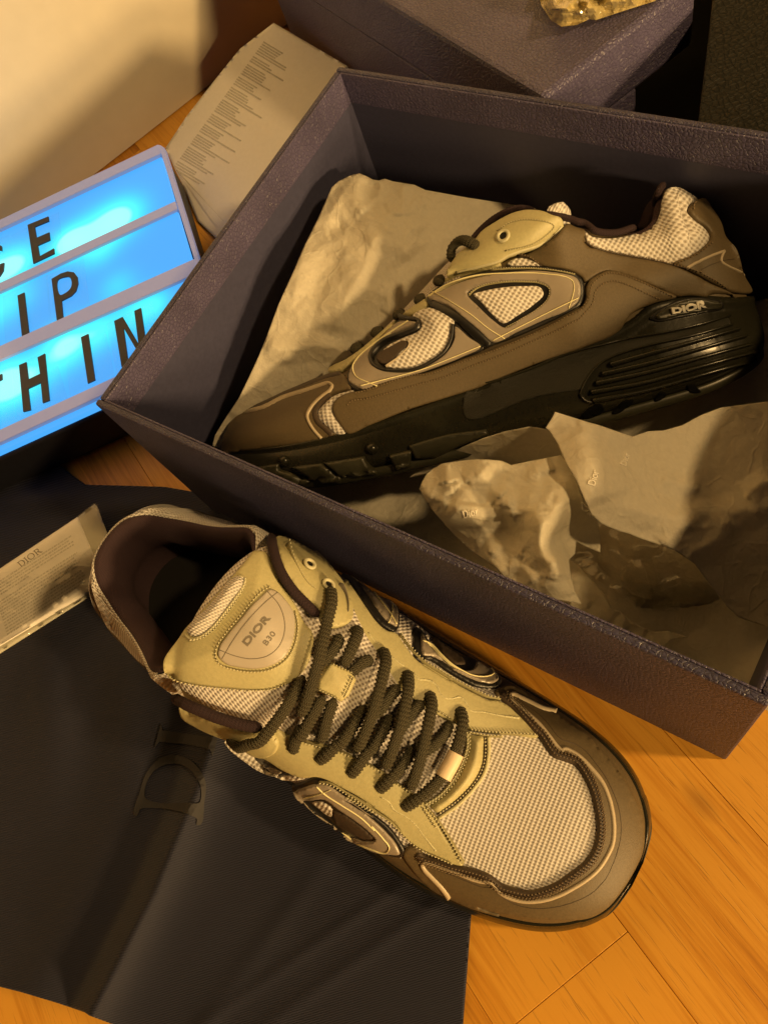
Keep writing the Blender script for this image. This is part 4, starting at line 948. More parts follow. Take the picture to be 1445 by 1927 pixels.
def tongue(sh, sc=1.):
    R = resample([(.212, .0660), (.19, .0775), (.17, .0890), (.15, .1010), (.132, .1105), (.118, .1168), (.110, .1190), (.1050, .1180), (.1038, .1135)], .003, False)
    V = []; nj = 19; n = len(R); rows = []
    for i, (x, z) in enumerate(R):
        t = i / (n - 1); w = np.interp(t, [0, .3, .6, .8, .93, 1.], [.021, .026, .034, .0385, .0375, .034])
        for j in range(nj):
            a = (j / (nj - 1) * 2 - 1); y = a * w; rows.append((x - .004 * a * a * smooth01((t - .8) / .2) * -1, y, z - .010 * abs(a) ** 2.4 - .0035 * abs(a) ** 8))
    top = np.array(rows); bot = top.copy().reshape(n, nj, 3); bot[..., 2] -= .006; bot[-1, :, 2] += .002
    fs = gridfaces(n, nj); V = np.concatenate([top, bot.reshape(-1, 3)]); k = len(top)
    fb = [(a + k, d + k, c + k, b + k) for a, b, c, d in fs]; ed = []
    loop = [j for j in range(nj)] + [i * nj + nj - 1 for i in range(1, n)] + [(n - 1) * nj + j for j in range(nj - 2, -1, -1)] + [i * nj for i in range(n - 2, 0, -1)]
    for q in range(len(loop)): a, b = loop[q], loop[(q + 1) % len(loop)]; ed.append((b, a, a + k, b + k))
    uv = np.concatenate([top[:, :2], top[:, :2]])
    o = mesh('tongue', V, fs + fb + ed, M['mesh_tongue'], sh.root, True, uv)
    Wt = xform(sh.mat, V); return o, Surf(Wt, fs + fb + ed), Wt, fs + fb + ed

# ------------------------------------------------------------------ front sneaker
def um_front(c):
    if c[0] > .125 and c[2] > np.interp(c[0], [.125, .2, .25, .28, .3], [.060, .050, .044, .040, .037]): return 0
    if c[0] < .105 and c[2] > np.interp(c[0], [0, .02, .05, .105], [.085, .082, .066, .074]): return 2
    return 1
matF = Matrix.Translation((.010, -.054, .0032)) @ Matrix.Rotation(math.radians(-2.16), 4, 'Z')
A = Shoe('sneaker', matF, 1, um_front); r = A.root
tag(r, 'olive and beige sneaker standing on the dust bag, seen from above', 'sneaker', 'pair of sneakers')
to, tS, tV, tF = tongue(A); B_ = A.body
allS = Surf(np.concatenate([A.W, tV]), gridfaces(*A.g.shape[:2]) + [tuple(q + A.k for q in f) for f in tF])
# toe guard
inner = P('cE', [(560, 760), (640, 828), (740, 860), (850, 900), (960, 927), (1040, 947), (1130, 982), (1195, 1030)], 'cG', [(190, 1135), (280, 1163), (380, 1182), (480, 1162), (600, 1112), (700, 1042), (800, 962), (860, 870), (887, 760), (887, 650), (872, 560), (852, 470), (820, 390), (770, 300), (720, 245), (640, 212), (560, 182), (500, 102), (455, 40)], 'cF', [(1140, 1052), (1060, 962), (980, 872), (900, 805), (840, 740)])
outer = P('cF', [(900, 700), (960, 690), (1040, 725), (1120, 775), (1190, 828), (1300, 900), (1445, 1003)], 'cG', [(790, -2), (880, 98), (980, 208), (1080, 338), (1150, 458), (1205, 568), (1232, 670), (1240, 780), (1222, 900), (1180, 1000), (1112, 1120), (1040, 1222), (960, 1308), (850, 1372), (700, 1398), (500, 1394), (300, 1372), (150, 1342), (0, 1298)], 'cE', [(1200, 1286), (1000, 1230), (850, 1165), (700, 1090), (600, 1000), (520, 900), (480, 830), (500, 780)])
g = drape('toe_guard', inner + outer, B_, .0016, M['brown'], r, 6., 4.)
gi = resample(inner, 4, False); tg = np.gradient(gi, axis=0); tg /= np.linalg.norm(tg, axis=1)[:, None]; gn = np.stack([-tg[:, 1], tg[:, 0]], 1)
if not inside(gi[40:41] + gn[40:41] * 9, resample(inner + outer, 4))[0]: gn = -gn
strip('stitched_band', (gi + gn * 7.5)[4:-3], 15., B_, .0022, M['brown_band'], r)
for off in (3.5, 9.5, 13.): stitch((gi + gn * off)[6:-4], B_, .0026, M['brown_thread'], r, 6.6, 4.2, .00032)
refl = P('cF', [(1300, 893), (1200, 868), (1100, 820), (1020, 782), (975, 762), (952, 770), (960, 800), (1000, 838), (1080, 905), (1170, 985), (1250, 1080), (1320, 1165), (1350, 1185)], 'cG', [(640, 128), (690, 145), (760, 192), (840, 272), (920, 372), (970, 482), (1000, 602), (1010, 722), (998, 832), (958, 922), (890, 1022), (800, 1100), (700, 1162), (600, 1212), (480, 1246), (360, 1252), (260, 1232), (170, 1188), (92, 1112), (40, 1106)], 'cE', [(1010, 1008), (900, 962), (780, 920), (690, 886), (640, 878), (626, 890), (640, 925), (700, 990), (770, 1062), (832, 1142)])
strip('reflective_line', refl, 8.5, B_, .0024, M['reflect'], r)
strip('groove_line', P('cF', [(1010, 790), (1060, 840), (1150, 900), (1240, 985), (1310, 1075), (1350, 1105), (1445, 1140)], 'cG', [(790, 140), (880, 245), (950, 345), (1005, 455), (1045, 570), (1062, 700), (1050, 830), (1010, 950), (950, 1080), (850, 1188), (700, 1262), (560, 1296), (420, 1302), (280, 1272), (190, 1222), (105, 1152), (40, 1146)], 'cE', [(960, 1020), (800, 955)]), 1.9, B_, .0018, M['brown_band'], r)
# eyestays
ePx = P('cB', [(590, 380), (640, 440), (740, 580), (830, 700), (900, 760), (970, 780), (1040, 870), (1110, 960), (1180, 1020), (1280, 1080), (1380, 1140)], 'cF', [(300, 530), (400, 590), (500, 650), (600, 710), (700, 760), (780, 800), (870, 810), (930, 840), (1000, 900), (1080, 980), (1140, 1050), (1168, 1076), (1000, 1062), (800, 1046), (650, 1018)], 'cC', [(1280, 690), (1220, 668), (1160, 642), (1040, 577), (920, 507), (860, 462), (745, 392), (660, 292), (550, 197), (440, 92)], 'cB', [(560, 820), (480, 745), (560, 740), (620, 700), (640, 640), (600, 540), (560, 430)])
drape('eyestay', ePx, B_, .0022, M['khaki'], r, 5.5, 2.2, dome=.0004)
eMx = P('cD', [(50, 150), (200, 222), (330, 302), (480, 372), (600, 432), (690, 492), (750, 522), (850, 560), (960, 557), (1040, 582), (1150, 642), (1260, 702), (1380, 782)], 'cE', [(0, 330), (100, 382), (230, 452), (350, 532), (430, 602), (480, 682), (560, 750), (640, 802), (740, 850), (850, 895), (930, 905), (900, 850), (840, 752), (770, 642), (730, 562), (690, 502), (640, 452)], 'cC', [(960, 1252), (870, 1172), (740, 1087), (660, 1017), (530, 947), (410, 892), (320, 852), (210, 807), (50, 767)], 'cD', [(740, 252), (640, 202), (500, 292), (300, 232), (150, 160)])
drape('eyestay', eMx, B_, .0022, M['khaki'], r, 5.5, 2.2, dome=.0004)
# flaps with the top eyelets
fP = P('cB', [(40, 78), (130, 90), (220, 130), (330, 195), (430, 270), (500, 350), (560, 430), (600, 520), (630, 620), (630, 680), (590, 722), (500, 742), (450, 735), (380, 612), (290, 532), (210, 452), (120, 332), (80, 212)])
fl1 = drape('eyelet_flap', fP, allS, .0044, M['khaki'], r, 5.5, 2.4, dome=.0008, sink=.002, relax=14)
fM = P('cD', [(-60, -10), (30, 40), (120, 62), (280, 122), (480, 182), (560, 192), (640, 212), (680, 272), (660, 352), (600, 386), (500, 372), (420, 322), (300, 252), (150, 192), (50, 142), (-40, 80)])
drape('eyelet_flap', fM, allS, .0040, M['khaki'], r, 5.5, 2.4, dome=.0008, sink=.002, relax=14)
for c in ((290, 300), (432, 448)): ring_('eyelet', P('cB', [c])[0], allS, .0056, M['khaki_edge'], r, .0024, .0009, M['insole'])
stitch(P('cB', [(140, 130), (170, 210), (230, 330), (300, 430), (350, 470)]), allS, .0055, M['khaki_thread'], r, 6, 3.2, .00022)
strip('flap_groove', P('cB', [(345, 215), (430, 300), (490, 390), (545, 480), (580, 580), (585, 640)]), 1.6, allS, .0054, M['ink_dark'], r)
# reflective speckle trim and stitches on the eyestay
for seg in ([(220, 600), (270, 650), (300, 650), (350, 660), (400, 700), (420, 750), (470, 790), (520, 790), (570, 780), (620, 830), (650, 880), (750, 895), (860, 920), (1020, 945)],):
    strip('speckle_trim', P('cF', seg), 5.5, B_, .0028, M['khaki_worn'], r)
strip('speckle_trim', P('cF', [(50, 470), (110, 520), (150, 550)]), 5, B_, .0028, M['khaki_worn'], r)
strip('speckle_trim', P('cB', [(760, 780), (820, 850), (860, 870)]), 5, B_, .0028, M['khaki_worn'], r)
strip('speckle_trim', P('cE', [(310, 385), (370, 420), (410, 480), (480, 520), (560, 580), (640, 680), (730, 790)]), 4.5, B_, .0028, M['khaki_worn'], r)
for path in (P('cB', [(1000, 790), (1060, 870), (1130, 950), (1190, 1000), (1290, 1062), (1400, 1130)], 'cF', [(400, 575), (500, 635), (620, 700), (720, 752), (800, 785), (880, 800)]), P('cF', [(650, 1020), (750, 1035), (900, 1050), (1050, 1062), (1160, 1072)]), P('cF', [(640, 1038), (760, 1062), (900, 1075)]),
             P('cE', [(650, 462), (700, 520), (760, 600), (820, 690), (880, 790), (935, 890)]), P('cE', [(628, 470), (680, 545), (745, 640)]), P('cD', [(980, 585), (1060, 600), (1180, 670), (1300, 745), (1400, 820)], 'cE', [(60, 375), (160, 425), (280, 500), (380, 565), (440, 620), (500, 680), (570, 740), (650, 790), (760, 840), (860, 885)])):
    stitch(path, B_, .0030, M['khaki_thread'], r)
for (a, b) in (((700, 890), (790, 985)), ((900, 1085), (980, 1165)), ((1090, 1250), (1160, 1310)), ((1290, 1365), (1390, 1420))): stitch(P('cB', [a, b]), B_, .0032, M['khaki_thread'], r)
for (a, b) in (((60, 775), (200, 815)), ((330, 850), (410, 890)), ((530, 945), (655, 1015)), ((745, 1085), (860, 1165))): stitch(P('cC', [a, b]), B_, .0032, M['khaki_thread'], r)
# vamp bumper in front of the laces
drape('vamp_trim', P('cC', [(1300, 738), (1340, 742), (1392, 748), (1398, 850), (1388, 960), (1330, 1080), (1230, 1190), (1110, 1285), (1055, 1315), (1008, 1270), (1100, 1192), (1200, 1072), (1265, 940), (1298, 820)]), B_, .0022, M['khaki'], r, 5, 4., dome=.0022)
strip('vamp_edge', P('cC', [(1280, 712), (1286, 820), (1255, 930), (1190, 1060), (1090, 1180), (960, 1262)]), 9., B_, .0018, M['khaki_edge'], r)
strip('vamp_edge', P('cC', [(1438, 752), (1440, 880), (1410, 1020), (1330, 1140), (1210, 1262), (1065, 1362)]), 7., B_, .0016, M['khaki_edge'], r)
strip('dark_seam', P('cC', [(1408, 752), (1412, 870), (1392, 985), (1325, 1105), (1215, 1218), (1060, 1328)]), 4., B_, .0012, M['brown_band'], r)
for dx_ in (-7, 12): stitch([(a + dx_ * .25, b + dx_ * .12) for a, b in P('cC', [(1276, 712), (1282, 820), (1252, 930), (1187, 1060), (1087, 1180), (955, 1262)])], B_, .0024, M['khaki_thread'], r)
stitch(P('cC', [(1410, 752), (1414, 870), (1394, 985), (1327, 1105), (1217, 1218), (1062, 1328)]), B_, .0016, M['khaki_thread'], r)
# emblem panels, sides
def blk(p, h=.0016, **k): return drape('emblem_base', p, B_, h, M['black_trim'], r, 5, 2.5, **k)
blk(P('cB', [(570, 330), (640, 350), (720, 420), (800, 480), (870, 518), (930, 540), (985, 580), (1003, 630), (992, 740), (962, 768), (900, 742), (830, 682), (740, 562), (650, 442)]))
drape('emblem_film', P('cB', [(632, 352), (720, 420), (800, 490), (870, 525), (925, 545), (972, 595), (976, 738), (930, 718), (882, 678), (822, 600), (722, 452)]), B_, .0026, M['taupe'], r, 4, 2.)
strip('emblem_line', P('cB', [(795, 485), (850, 560), (920, 650), (970, 728)]), 1.8, B_, .0031, M['line'], r); strip('emblem_line', P('cB', [(928, 548), (938, 610), (915, 708)]), 1.8, B_, .0031, M['line'], r)
blk(P('cF', [(222, 262), (272, 265), (330, 340), (380, 420), (450, 492), (540, 545), (600, 480), (680, 490), (740, 525), (805, 562), (870, 612), (892, 662), (862, 702), (780, 708), (680, 692), (580, 642), (480, 582), (380, 512), (330, 492), (290, 512), (240, 492), (218, 440), (228, 340)]))
drape('emblem_film', P('cF', [(280, 308), (340, 400), (430, 492), (520, 562), (600, 588), (672, 575), (700, 525), (762, 562), (830, 602), (862, 652), (832, 682), (740, 677), (640, 642), (540, 592), (430, 512), (350, 477), (292, 467), (276, 400)]), B_, .0026, M['taupe'], r, 4, 2.)
strip('emblem_line', P('cF', [(285, 370), (350, 400), (420, 470), (500, 542), (580, 592), (680, 635), (780, 640), (820, 622), (800, 582)]), 1.8, B_, .0031, M['line'], r)
drape('emblem_oval', P('cF', [(370, 330), (450, 390), (540, 450), (600, 502), (612, 540), (560, 547), (480, 492), (410, 412)]), B_, .0022, M['dark_oval'], r, 4, 2.)
blk(P('cD', [(770, 622), (800, 614), (850, 600), (960, 558), (1050, 588), (1170, 648), (1300, 738), (1445, 848)], 'cE', [(130, 430), (260, 530), (370, 620), (450, 720), (492, 802), (470, 842), (380, 832), (250, 792), (120, 742)], 'cD', [(1445, 1092), (1250, 1022), (1100, 952), (950, 842), (830, 732), (780, 672)]))
hole = P('cD', [(868, 728), (930, 722), (1020, 718), (1120, 788), (1250, 878), (1350, 958), (1402, 1022), (1330, 1032), (1200, 972), (1050, 892), (930, 812)])
drape('emblem_film', [P('cD', [(790, 650), (850, 632), (960, 602), (1040, 612), (1130, 672), (1250, 762), (1380, 862)], 'cE', [(40, 405), (110, 442), (240, 542), (360, 652), (440, 752), (460, 812), (400, 812), (280, 792), (150, 732), (40, 680)], 'cD', [(1250, 1005), (1100, 938), (960, 840), (845, 735), (800, 690)]), hole], B_, .0026, M['taupe'], r, 4, 2.)
drape('emblem_oval', P('cD', [(1090, 805), (1160, 825), (1260, 895), (1345, 965), (1390, 1015), (1330, 1022), (1200, 965), (1110, 900)]), B_, .0021, M['dark_oval'], r, 4, 2.)
drape('emblem_mesh', P('cD', [(925, 738), (1010, 735), (1085, 795), (1080, 850), (1000, 812)]), B_, .0020, M['mesh_side'], r, 4, 2.)
for q in (P('cD', [(815, 697), (900, 692), (1000, 667), (1070, 642)]), P('cD', [(965, 612), (1030, 672), (1150, 752), (1300, 852), (1400, 945)], 'cE', [(250, 590), (340, 685), (388, 755), (370, 788), (260, 760), (120, 702), (20, 650)])): strip('emblem_line', q, 1.7, B_, .0031, M['line'], r)
blk(P('cD', [(330, 330), (450, 395), (600, 448), (700, 498), (742, 522), (660, 552), (620, 540), (540, 462), (430, 390)]))
drape('emblem_film', P('cD', [(470, 408), (600, 470), (700, 517), (655, 532), (590, 488)]), B_, .0024, M['taupe'], r, 4, 2.)
drape('side_mesh', P('cD', [(255, 300), (330, 345), (440, 405), (540, 475), (620, 548), (720, 590), (860, 575), (700, 540), (660, 560), (610, 555), (520, 520), (400, 440), (300, 360)]), B_, .0011, M['mesh_side'], r, 5, 2.)
drape('side_mesh', P('cB', [(1000, 625), (1080, 670), (1180, 745), (1240, 800), (1200, 830), (1150, 760), (1105, 750), (1100, 900), (1110, 955), (1040, 865), (985, 780)]), B_, .0011, M['mesh'], r, 5, 2.)
# quarter side skin low on the visible flank
# tongue dressing
tk = P('cA', [(720, 82), (800, 88), (842, 142), (900, 282), (960, 382), (1020, 472), (1100, 622), (1150, 682), (1152, 832), (1062, 1002), (960, 1072), (850, 1110), (700, 1112), (550, 1096), (400, 1082), (250, 1062), (130, 1032), (62, 990), (52, 900), (92, 830), (160, 742), (215, 660), (300, 565), (420, 425), (560, 262), (650, 160)])
tf = drape('tongue_face', tk, tS, .0018, M['khaki'], r, 5.5, 4., dome=.0042, sink=.002)
fS = surf_of(to, tf)
drape('knit_tab', P('cA', [(592, 258), (640, 270), (640, 330), (560, 440), (470, 560), (390, 650), (310, 705), (250, 712), (218, 672), (258, 600), (350, 515), (450, 398), (530, 298)]), fS, .0010, M['knit'], r, 4, 5., dome=.0022)
strip('tab_edge', P('cA', [(600, 262), (648, 275), (640, 330), (570, 440), (480, 562), (400, 655), (315, 718), (240, 735), (208, 705)]), 4., fS, .0012, M['khaki_edge'], r)
stitch(P('cA', [(655, 270), (648, 340), (582, 450), (492, 575), (412, 668), (320, 732), (236, 745)]), fS, .0010, M['khaki_thread'], r, 6, 4)
tp = drape('tongue_patch', P('cA', [(830, 362), (890, 380), (960, 452), (1010, 532), (1022, 642), (1000, 762), (940, 872), (840, 930), (720, 952), (600, 940), (500, 912), (447, 850), (460, 790), (520, 702), (620, 582), (700, 482), (770, 412)]), fS, .0011, M['patch'], r, 5, 3., dome=.0004)
pS = surf_of(to, tf, tp)
stitch(P('cA', [(840, 340), (760, 385), (690, 470), (610, 570), (510, 690), (445, 785), (428, 855), (460, 915), (560, 955), (700, 975), (840, 958), (960, 880), (1020, 770), (1042, 640), (1022, 520)]), fS, .0010, M['khaki_thread'], r, 6.4, 4.6, .0004)
stitch(P('cA', [(60, 1000), (130, 1038), (250, 1068), (400, 1088), (550, 1102), (700, 1112), (850, 1104), (960, 1062)]), fS, .0008, M['khaki_thread'], r, 7, 5, .0004)
thin = dict(step=3.)
for q in ([(818, 375), (900, 470), (940, 570), (945, 680), (905, 785), (820, 858), (700, 882), (580, 862), (455, 815)], [(892, 380), (800, 455), (680, 580), (560, 740), (475, 880)]):
    strip('patch_line', P('cA', q), 1.5, pS, .0002, M['ink_dark'], r)
letters('printed_brand', 'DIOR', P('cA', [(668, 790)])[0], P('cA', [(845, 578)])[0], 13.5, pS, .0003, M['ink_dark'], r, .03)
letters('printed_word', 'B30', P('cA', [(812, 785)])[0], P('cA', [(882, 695)])[0], 10, pS, .0003, M['ink_dark'], r, .0)
st = drape('lace_loop', P('cC', [(235, 182), (400, 262), (430, 320), (380, 432), (320, 475), (140, 382), (150, 312)]), tS, .0062, M['khaki'], r, 4.5, 3., dome=.001, sink=.003, smooth=False)
for q in ([(240, 195), (330, 240), (395, 272)], [(385, 290), (350, 370), (325, 425)], [(400, 300), (365, 385), (338, 440)], [(150, 372), (230, 412), (305, 448)]): stitch(P('cC', q), tS, .0074, M['khaki_thread'], r, 6, 4)
# padded collar edges
pathtube('collar_piping', P('cA', [(800, -40), (830, 30), (862, 150), (912, 270), (1000, 395), (1100, 492), (1192, 575)]), [.003, .004, .0045, .004, .003], allS, M['piping'], r, .0024, .0020, .02)
pathtube('collar_piping', P('cA', [(110, 1105), (180, 1132), (350, 1202), (520, 1268), (700, 1328), (800, 1355)]), [.004, .005, .0055, .005, .004], allS, M['piping'], r, .0029, .0024, .02)
# knit rim round the collar, following the body's own rim
rp = A.rim(.098); rp = np.stack([gsm(rp[:, k], 10) for k in range(3)], 1)
def rimtube(sh, rp, m, rx, ry, dz, name='collar_knit'):
    W_ = xform(sh.mat, rp + np.array([0, 0, dz])); up = np.array(sh.mat.to_3x3()) @ np.array([0, 0, 1.]); return tube(name, W_, np.repeat(up[None], len(W_), 0), m, sh.root, rx, ry, .06, .0013, taper=False)
rimtube(A, rp, M['knit'], .0012, .0017, -.0012)
ins = np.array([[x, a * tb(x, TW) * .97, .0585 - .014 * smooth01((x - .05) / .1)] for x in np.linspace(.030, .118, 20) for a in np.linspace(-1, 1, 9)])
mesh('insole', ins, gridfaces(20, 9), M['insole'], r)
# laces
LR, LU = .0026, .0020
def lace(path, hs, **k): return pathtube('lace', path, hs, allS, M['lace'], r, LR, LU, .105, .0019, **k)
lace(P('cC', [(150, 930), (230, 862), (320, 772), (400, 672), (470, 572), (510, 500)]), [.001, .0045, .0048, .0045, .004, .003])
lace(P('cC', [(392, 1042), (460, 952), (540, 842), (610, 742), (670, 642), (705, 575)]), [.001, .0045, .0048, .0045, .004, .003])
lace(P('cC', [(600, 1152), (690, 1062), (770, 972), (830, 882), (880, 795)]), [.001, .0045, .005, .0045, .003])
lace(P('cC', [(1140, 630), (1060, 730), (1000, 800), (930, 870)]), [.0015, .0035, .004, .003])
lace(P('cC', [(935, 490), (860, 560), (800, 640), (740, 720)]), [.0015, .0035, .004, .003])
lace(P('cC', [(760, 370), (690, 440), (630, 520), (560, 600)]), [.0015, .0035, .004, .003])
lace(P('cC', [(560, 180), (480, 190), (420, 240), (360, 290)]), [.0015, .004, .005, .004])
lace(P('cC', [(270, 440), (230, 560), (205, 660), (180, 770)]), [.006, .006, .005, .0035])
lace(P('cC', [(190, 420), (110, 560), (30, 690)], 'cD', [(850, 150), (800, 260), (775, 385)]), [.006, .0065, .006, .005, .004, .001])
lace(P('cC', [(630, 85), (636, 180), (605, 320), (575, 450), (540, 580), (490, 715), (430, 840)]), [.001, .005, .0072, .0085, .0085, .007, .003])
lace(P('cC', [(820, 252), (808, 380), (782, 520), (756, 650), (718, 780), (660, 975)]), [.001, .005, .0075, .0088, .0085, .005])
lace(P('cC', [(990, 402), (985, 520), (958, 650), (930, 800), (898, 950), (845, 1130)]), [.001, .005, .0075, .0085, .0085, .005])
lace(P('cC', [(1212, 520), (1228, 640), (1205, 770), (1150, 920), (1080, 1040), (980, 1145), (880, 1218), (780, 1285)]), [.001, .005, .006, .006, .0058, .0055, .0045, .001])
pathtube('lace_tag', P('cC', [(1182, 872), (1150, 940), (1110, 1010), (1090, 1050)]), [.0062, .0062, .0062], allS, M['aglet'], r, .0036, .0030, .0, taper=False)
lace(P('cB', [(690, 735), (660, 800), (610, 900), (575, 985), (560, 1030)]), [.001, .005, .0075, .009, .008])
lace(P('cB', [(545, 790), (505, 880), (450, 950), (400, 1010)]), [.003, .006, .006, .005])
lace(P('cB', [(440, 470), (448, 560), (432, 700), (402, 850), (372, 1000), (340, 1130), (305, 1260), (262, 1360)]), [.0062, .0085, .0075, .0095, .0105, .0100, .0085, .005])
lace(P('cD', [(325, 255), (430, 255), (540, 200), (620, 130), (700, 40)], 'cA', [(985, 1180), (1050, 1085), (1085, 1000)]), [.003, .0075, .009, .0075, .007, .006, .005, .004])
# ------------------------------------------------------------------ boxed sneaker
rho = math.radians(50); t_ = np.array([-.8, -.6, 0]); h_ = np.array([-.6, .8, 0]); u_ = math.sin(rho) * h_ + np.array([0, 0, math.cos(rho)]); l_ = np.cross(u_, t_)
Mb = np.stack([t_, l_, u_], 1); KS = 1 / 1.027
org = np.array([.268, .21, .038]) + Mb @ np.array([.0075, 0, -.0205])
matB = Matrix([[*(Mb[i] * KS), org[i]] for i in range(3)] + [[0, 0, 0, 1]])
def um_box(c): return 0 if (c[0] > .17 and c[2] > .058 and abs(c[1]) < .03) else 1
Bx = Shoe('sneaker', matB, -1, um_box); r = Bx.root
tag(r, 'olive and beige sneaker lying on its side in tissue inside the open box', 'sneaker', 'pair of sneakers')
to2, tS2, tV2, tF2 = tongue(Bx); Sb = Bx.body
allB = Surf(np.concatenate([Bx.W, tV2]), gridfaces(*Bx.g.shape[:2]) + [tuple(q + Bx.k for q in f) for f in tF2])
# collar mesh and heel
drape('collar_mesh', P('bD', [(60, 392), (100, 420), (250, 440), (400, 420), (500, 388), (590, 342), (632, 262), (652, 152), (682, 72), (760, 60), (840, 100), (902, 150), (850, 180), (822, 240), (870, 300), (950, 362), (990, 432), (970, 480), (850, 570), (720, 632), (560, 600), (400, 570), (250, 540), (130, 502), (72, 460)]), Sb, .0012, M['mesh_side'], r, 5, 4., dome=.0035)
drape('heel_counter', P('bD', [(830, 232), (860, 182), (945, 150), (1010, 232), (1070, 332), (1102, 432), (1182, 532), (1240, 722), (1300, 850), (1150, 845), (1000, 772), (830, 682), (722, 634), (850, 572), (970, 482), (1000, 422), (950, 352), (870, 292)]), Sb, .0022, M['brown'], r, 6, 3.)
drape('quarter', P('bC', [(1065, 262), (1130, 285), (1200, 312), (1190, 380), (1240, 432)], 'bD', [(130, 515), (250, 552), (400, 582), (560, 612), (720, 645), (830, 690), (1000, 780), (1150, 850), (1240, 930), (1150, 925), (1000, 890), (850, 868), (740, 872), (600, 812), (450, 752), (300, 702), (225, 692), (150, 722), (90, 762)], 'bC', [(1200, 690), (1180, 660), (1110, 610), (1000, 580), (900, 570), (830, 545), (760, 505), (850, 440), (970, 360)]), Sb, .0018, M['brown'], r, 6, 3.)
drape('rand', P('bD', [(740, 872), (600, 812), (450, 752), (300, 702), (222, 692), (150, 722), (90, 762), (62, 822), (60, 900), (20, 960)], 'bC', [(1140, 890), (1060, 935), (900, 1022), (700, 1112), (500, 1192), (300, 1262), (0, 1372)], 'bB', [(600, 910), (500, 932), (270, 1024), (150, 1052), (70, 1092), (32, 1150), (50, 1230), (100, 1300), (140, 1345), (300, 1285), (600, 1165), (900, 1070), (1200, 972)], 'bC', [(600, 1398), (900, 1280), (1200, 1172), (1445, 1055)], 'bD', [(400, 1005), (560, 925)]), Sb, .0030, M['brown'], r, 6, 3.)
for q in (P('bD', [(710, 868), (600, 825), (450, 768), (300, 725), (215, 722), (150, 755), (105, 800), (85, 870), (55, 930), (10, 985)], 'bC', [(1100, 925), (950, 1010), (800, 1080), (600, 1170), (400, 1245), (200, 1320), (20, 1385)], 'bB', [(650, 910), (500, 955), (300, 1030), (200, 1060)]),
          P('bD', [(610, 888), (500, 850), (380, 805), (260, 778), (180, 800), (130, 850), (110, 930), (50, 1000), (0, 1050)], 'bC', [(1130, 975), (1000, 1045), (800, 1135), (600, 1225), (400, 1300), (200, 1380), (60, 1430)], 'bB', [(700, 970), (500, 1030), (300, 1090), (170, 1120), (140, 1160)]),
          ): stitch(q, Sb, .0032, M['brown_thread'], r, 5.4, 3.8, .00033)
for q in (P('bD', [(52, 470), (130, 520), (250, 555), (400, 583), (560, 615), (720, 648), (830, 672), (900, 700), (1000, 750), (1120, 830)]), P('bD', [(1000, 480), (860, 580), (740, 640)]), P('bD', [(855, 250), (860, 200), (940, 165)]), P('bC', [(700, 495), (780, 510), (880, 570)]), P('bA', [(1090, 640), (1060, 600), (1010, 570), (1000, 540)])): stitch(q, Sb, .0026, M['brown_thread'], r, 5.6, 3.8, .0003)
strip('reflective_line', P('bD', [(815, 670), (900, 620), (1000, 575), (1085, 545)]), 7.5, Sb, .0028, M['reflect'], r, w2=6.)
strip('reflective_line', P('bD', [(1085, 548), (1070, 580), (1065, 620), (1110, 655), (1180, 690), (1245, 728)]), 5.5, Sb, .0028, M['reflect'], r, w2=3.)
strip('heel_groove', P('bD', [(905, 685), (1000, 640), (1080, 615), (1190, 605)]), 1.6, Sb, .0026, M['brown_band'], r)
# toe
drape('toe_guard', P('bA', [(95, 850), (80, 800), (110, 700), (160, 615), (210, 575), (330, 525), (440, 480), (540, 425), (700, 365), (850, 305), (980, 262), (1020, 290), (1050, 380), (1000, 392), (920, 425), (850, 485), (800, 548), (808, 602), (868, 655), (935, 708), (820, 742), (500, 800), (250, 835)]), Sb, .0018, M['brown'], r, 6, 3.)
strip('toe_band', P('bA', [(265, 540), (440, 478), (545, 422), (700, 362), (850, 302), (980, 265)]), 9, Sb, .0024, M['brown_band'], r)
strip('toe_band', P('bA', [(900, 420), (830, 480), (785, 550), (800, 615), (860, 670), (910, 715)]), 12, Sb, .0022, M['brown_band'], r)
strip('reflective_line', P('bA', [(230, 566), (400, 522), (540, 452), (700, 402), (830, 358), (895, 342), (918, 358), (900, 395), (850, 432), (765, 510), (728, 580), (762, 660), (832, 738)]), 6.5, Sb, .0026, M['reflect'], r)
drape('toe_mesh', P('bA', [(1070, 388), (1000, 402), (922, 432), (852, 492), (805, 552), (815, 605), (872, 655), (942, 708), (1012, 702), (962, 602), (922, 542), (952, 472), (1058, 402)]), Sb, .0020, M['mesh'], r, 5, 3., dome=.0012)
strip('rand_edge', P('bA', [(1060, 400), (960, 475), (925, 540), (965, 600), (1015, 690)]), 3., Sb, .0026, M['taupe'], r)
